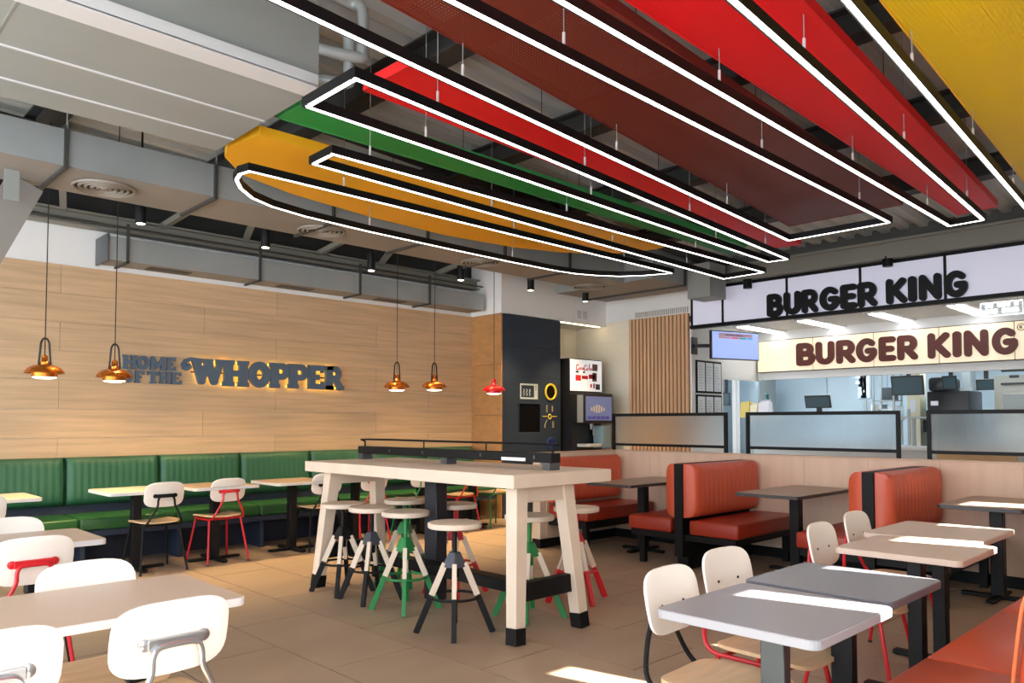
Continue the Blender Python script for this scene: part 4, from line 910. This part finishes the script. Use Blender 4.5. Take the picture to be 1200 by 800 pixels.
def sack(label, cat, u0, u1, v0, m_, X, name='paper_bag', crown=True):
    t, h, H = kbox(name, label, cat, u0, u1, v0, 484, X, .2, m_, z0=1.465)
    MB().add([(-.09, -h, 0), (.09, -h, 0), (.09, h, 0), (-.09, h, 0), (-.06, -h * 1.05, H), (.06, -h * .95, H * .93), (.065, h * 1.05, H), (-.06, h, H * .9)], [(0, 3, 2, 1), (0, 1, 5, 4), (1, 2, 6, 5), (2, 3, 7, 6), (3, 0, 4, 7)]).build('bag', m_, t)
    if crown:
        mb = MB()
        for k in range(5):
            y = -h + 2 * h * (k + .5) / 5; mb.add([(-.04, y - h / 4, H * .8), (.03, y + h / 4, H * .8), (0, y + random.uniform(-.03, .03), H * random.uniform(1.05, 1.25))], [(0, 1, 2)])
            mb.add([(.0, y - h / 4, H * .75), (.04, y + h / 4, H * .75), (.03, y, H * 1.1), (-.02, y + .01, H * 1.0)], [(0, 1, 2), (0, 2, 3), (1, 2, 3)])
        mb.build('crumpled_top', m_, t)
yp = mat('yellow paper', lin(228, 200, 110), .7); wp = mat('white paper', lin(232, 228, 234), .7)
sack('yellow paper sack on the counter shelf', 'bag', 870, 880, 470, yp, 12.2, crown=False)
sack('small crumpled cream bag between the yellow and white bags', 'bag', 881, 889, 473, mat('cream paper', lin(236, 224, 190), .7), 12.2)
sack('white paper bag with a ragged top on the counter shelf', 'bag', 891, 903, 470, wp, 12.2)
t, h, H = kbox('dispenser_bottle', 'small green-topped dispenser bottle behind the white bags', 'bottle', 897, 901, 459, 484, 12.3, .1, green_m, z0=1.465)
MB().lathe([(.04, 0), (.045, .02), (.045, H * .6), (.02, H * .75), (.02, H)], n=12).build('body', mat('clear teal plastic', lin(120, 160, 165), .3), t, smooth=True); MB().lathe([(.03, H * .7), (.03, H * .9)], n=12).build('cap', mat('teal cap', lin(20, 90, 90), .4), t)
t, h, H = kbox('fridge', 'tall stainless fridge at the left end of the kitchen', 'fridge', 864, 890, 444, 490, 14.2, .7, galv, z0=0)
box('body', galv, (0, .7, -h, h, 0.05, H), t, bevel=.01); dd = box('door', mat('brushed steel door', lin(150, 164, 172), .3, .7), (-.03, 0, -h + .01, h - .01, .12, H - .02), t, bevel=.006); box('handle', galv, (-.06, -.03, h - .10, h - .07, .9, 1.5), dd); box('plinth', black, (.03, .68, -h + .02, h - .02, 0, .05), t)
t, h, H = kbox('door_post', 'white door post between the notice frames and the fridge', 'post', 858, 863.5, 445, 490, 12.9, .1, white_p, z0=0)
box('post', white_p, (0, .1, -h, h, 0, 2.9), t); box('edge_trim', edge_w, (-.006, 0, -h, -h + .02, 0, 2.9), t)
# right half of kitchen
t, h, H = kbox('kitchen_column', 'cream kitchen column below the large hanging monitor', 'column', 1063, 1078, 433, 500, 13.6, .3, white_p, z0=0)
box('shaft', mat('cream column paint', lin(226, 218, 190), .6), (0, .3, -h, h, 0, 2.9), t); box('corner_guard', galv, (-.006, .0, h - .05, h, .1, 1.6), t); box('notice', mat('notice paper', lin(226, 232, 238)), (-.004, 0, -h * .3, h * .5, 1.55, 1.75), t)
t, h, H = kbox('steel_flue', 'grey steel flue rising above the black kitchen machine', 'flue', 1127, 1137, 430, 458, 13.9, .3, galv)
box('duct', galv, (0, .3, -h, h, 0, 2.9 - t.location.z), t); box('collar', galv, (-.02, .32, -h - .03, h + .03, 0, .06), t)
t, h, H = kbox('broiler_machine', 'black bulky kitchen machine under the steel flue', 'machine', 1086, 1136, 458, 473, 13.4, .7, bkp, z0=0)
box('body', bkp, (0, .7, -h, h, 1.1, H), t, bevel=.02); box('hood', bkp, (-.1, .6, -h * .1, h * .85, H, H + .22), t, bevel=.05); box('base', mat('steel front', lin(176, 176, 172), .35, .6), (.02, .7, -h, h, .05, 1.1), t); box('control_strip', mat('pale control strip', lin(200, 206, 206), .4), (-.01, 0, -h * .3, h * .4, 1.18, 1.5), t); box('button_panel', silver, (-.012, 0, h * .45, h * .8, 1.65, 1.72), t)
for sx in (-.7, .1, .6): box('slot', black, (-.013, .0, h * sx, h * sx + .18, 1.22, 1.42), t)
t, h, H = kbox('oven', 'stainless oven with a window at the right edge of the kitchen', 'oven', 1165, 1225, 439, 490, 13.0, .8, galv, z0=0)
st_ = mat('oven steel', lin(196, 194, 184), .35, .5)
box('body', st_, (0, .8, -h, h, .1, H), t, bevel=.01)
wz = onX(1185, 462, 13).z; wz2 = onX(1185, 479, 13).z
dd = box('door', st_, (-.02, 0, -h + .02, h - .04, wz2 - .05, wz + .05), t, bevel=.004); box('window', mat('oven glass', lin(110, 118, 108), .15), (-.024, -.02, -h + .08, h - .12, wz2, wz), dd)
box('handle', edge_d, (-.05, -.02, -h + .05, h - .1, wz + .14, wz + .17), t); box('badge', edge_d, (-.004, 0, h - .4, h - .1, wz + .33, wz + .37), t); box('control', edge_d, (-.004, 0, h - .32, h - .2, wz + .24, wz + .28), t)
t, h, H = kbox('wall_board', 'grey notice board of small print at the back of the kitchen', 'board', 1006, 1021, 440, 468, 14.6, .03, galv)
box('board', mat('grey board', lin(140, 158, 172), .5), (0, .03, -h, h, 0, H), t)
for i in range(8):
    for j in range(3): box('card', mat('pale card', lin(206, 216, 226), .5), (-.004, 0, -h + .03 + j * (2 * h - .06) / 3, -h + .03 + j * (2 * h - .06) / 3 + random.uniform(.08, .15), .03 + i * H / 8.5, .03 + i * H / 8.5 + .05), t)
MB().box(.005, .03, -.02, .02, -t.location.z + .0, 0).build('stand', galv, t)
t, h, H = kbox('steel_rack', 'steel wire rack with supplies beside the cream column', 'rack', 1022, 1048, 448, 490, 14.0, .4, galv, z0=0)
for yy_ in (-h, h - .03):
    for xx in (0, .37): box('upright', galv, (xx, xx + .03, yy_, yy_ + .03, 0, H + .2), t)
for zz in (.4, .9, 1.4, 1.75): box('shelf', galv, (0, .4, -h, h, zz, zz + .02), t)
for k, (dy, zz, hh, cc) in enumerate(((-.3, 1.42, .25, (210, 220, 228)), (.05, 1.42, .2, (190, 200, 206)), (.3, 1.42, .28, (226, 230, 234)), (-.1, 1.77, .22, (60, 66, 72)))):
    tag(box('storage_box', mat('store %d' % k, lin(*cc), .5), (14.05, 14.35, t.location.y + dy * h / .4 - .09, t.location.y + dy * h / .4 + .09, zz, zz + hh), None, bevel=.008), ['pale box at the right end of the wire rack', 'grey box in the middle of the wire rack', 'white box at the left end of the wire rack', 'dark box on the top shelf of the wire rack'][k], 'box')
# counter zone ceiling lights
for k, (u0, v0, u1, v1, lb) in enumerate(((868, 378, 915, 392, 'leftmost, above the blue menu screen'), (938, 372, 985, 385, 'second from the left'), (1020, 364, 1068, 377, 'third from the left'), (1112, 354, 1158, 369, 'fourth, near the right edge'))):
    a = onZ((u0 + u1) / 2, (v0 + v1) / 2, 2.885)
    t = thing('ceiling_lamp', 'fluorescent strip lamp on the counter ceiling, ' + lb, 'lamp', (min(a.x, 11.6), a.y, 2.9), 0, 'fluorescent lamps above the counter')
    box('housing', white_p, (-.62, .62, -.14, .14, -.03, 0), t); 
    for dy in (-.08, .02): box('tube', mat('fluorescent tube', (1, 1, 1, 1), emit=(.93, .97, 1, 1), es=5), (-.6, .6, dy, dy + .06, -.045, -.03), t)
for k, (x, y) in enumerate(((13.6, 5.6), (13.6, 3.6), (13.6, 1.6), (13.2, 7.4))):
    t = thing('kitchen_lamp', ['square kitchen ceiling lamp nearest the fridge', 'square kitchen ceiling lamp above the wire rack', 'square kitchen ceiling lamp above the oven', 'square ceiling lamp behind the counter side wall'][k], 'lamp', (x, y, 2.9))
    box('housing', white_p, (-.3, .3, -.3, .3, -.02, 0), t); box('diffuser', mat('kitchen panel', (1, 1, 1, 1), emit=(.80, .92, 1, 1), es=26), (-.28, .28, -.28, .28, -.028, -.02), t)
# hanging neon slogan at right
nn = thing('hanging_neon_sign', 'white outlined lettered sign hanging under the fascia at the right edge', 'sign', (10.6, 0, 0))
neon = mat('white neon', (1, 1, 1, 1), emit=(.95, .98, 1, 1), es=2.5)
a = onX(1149, 356, 10.6); b = onX(1199, 369, 10.6); ya, yb, za, zb = a.y, b.y, a.z, onX(1175, 369, 10.6).z
MB().tube([(0, ya, za), (0, yb, za), (0, yb, zb), (0, ya, zb)], .006, 5, True).build('outline', neon, nn)
box('backing', mat('clear acrylic', lin(200, 210, 216), .2, alpha=.25), (.01, .014, yb, ya, min(za, zb), max(za, zb)), nn)
for yq in (ya - .05, yb + .05): MB().tube([(0, yq, za), (0, yq, 2.9)], .004, 5).build('hanger', silver, nn)
for r in range(2):
    z0 = min(za, zb) + .03 + r * abs(za - zb) / 2.2; y = ya - .05
    for wd_ in ((3, 4, 2), (2, 3, 4))[r]:
        for k in range(wd_):
            if y - .05 < yb: break
            box('letter', neon, (-.004, .004, y - .035, y, z0, z0 + .05), nn); y -= .045
        y -= .04
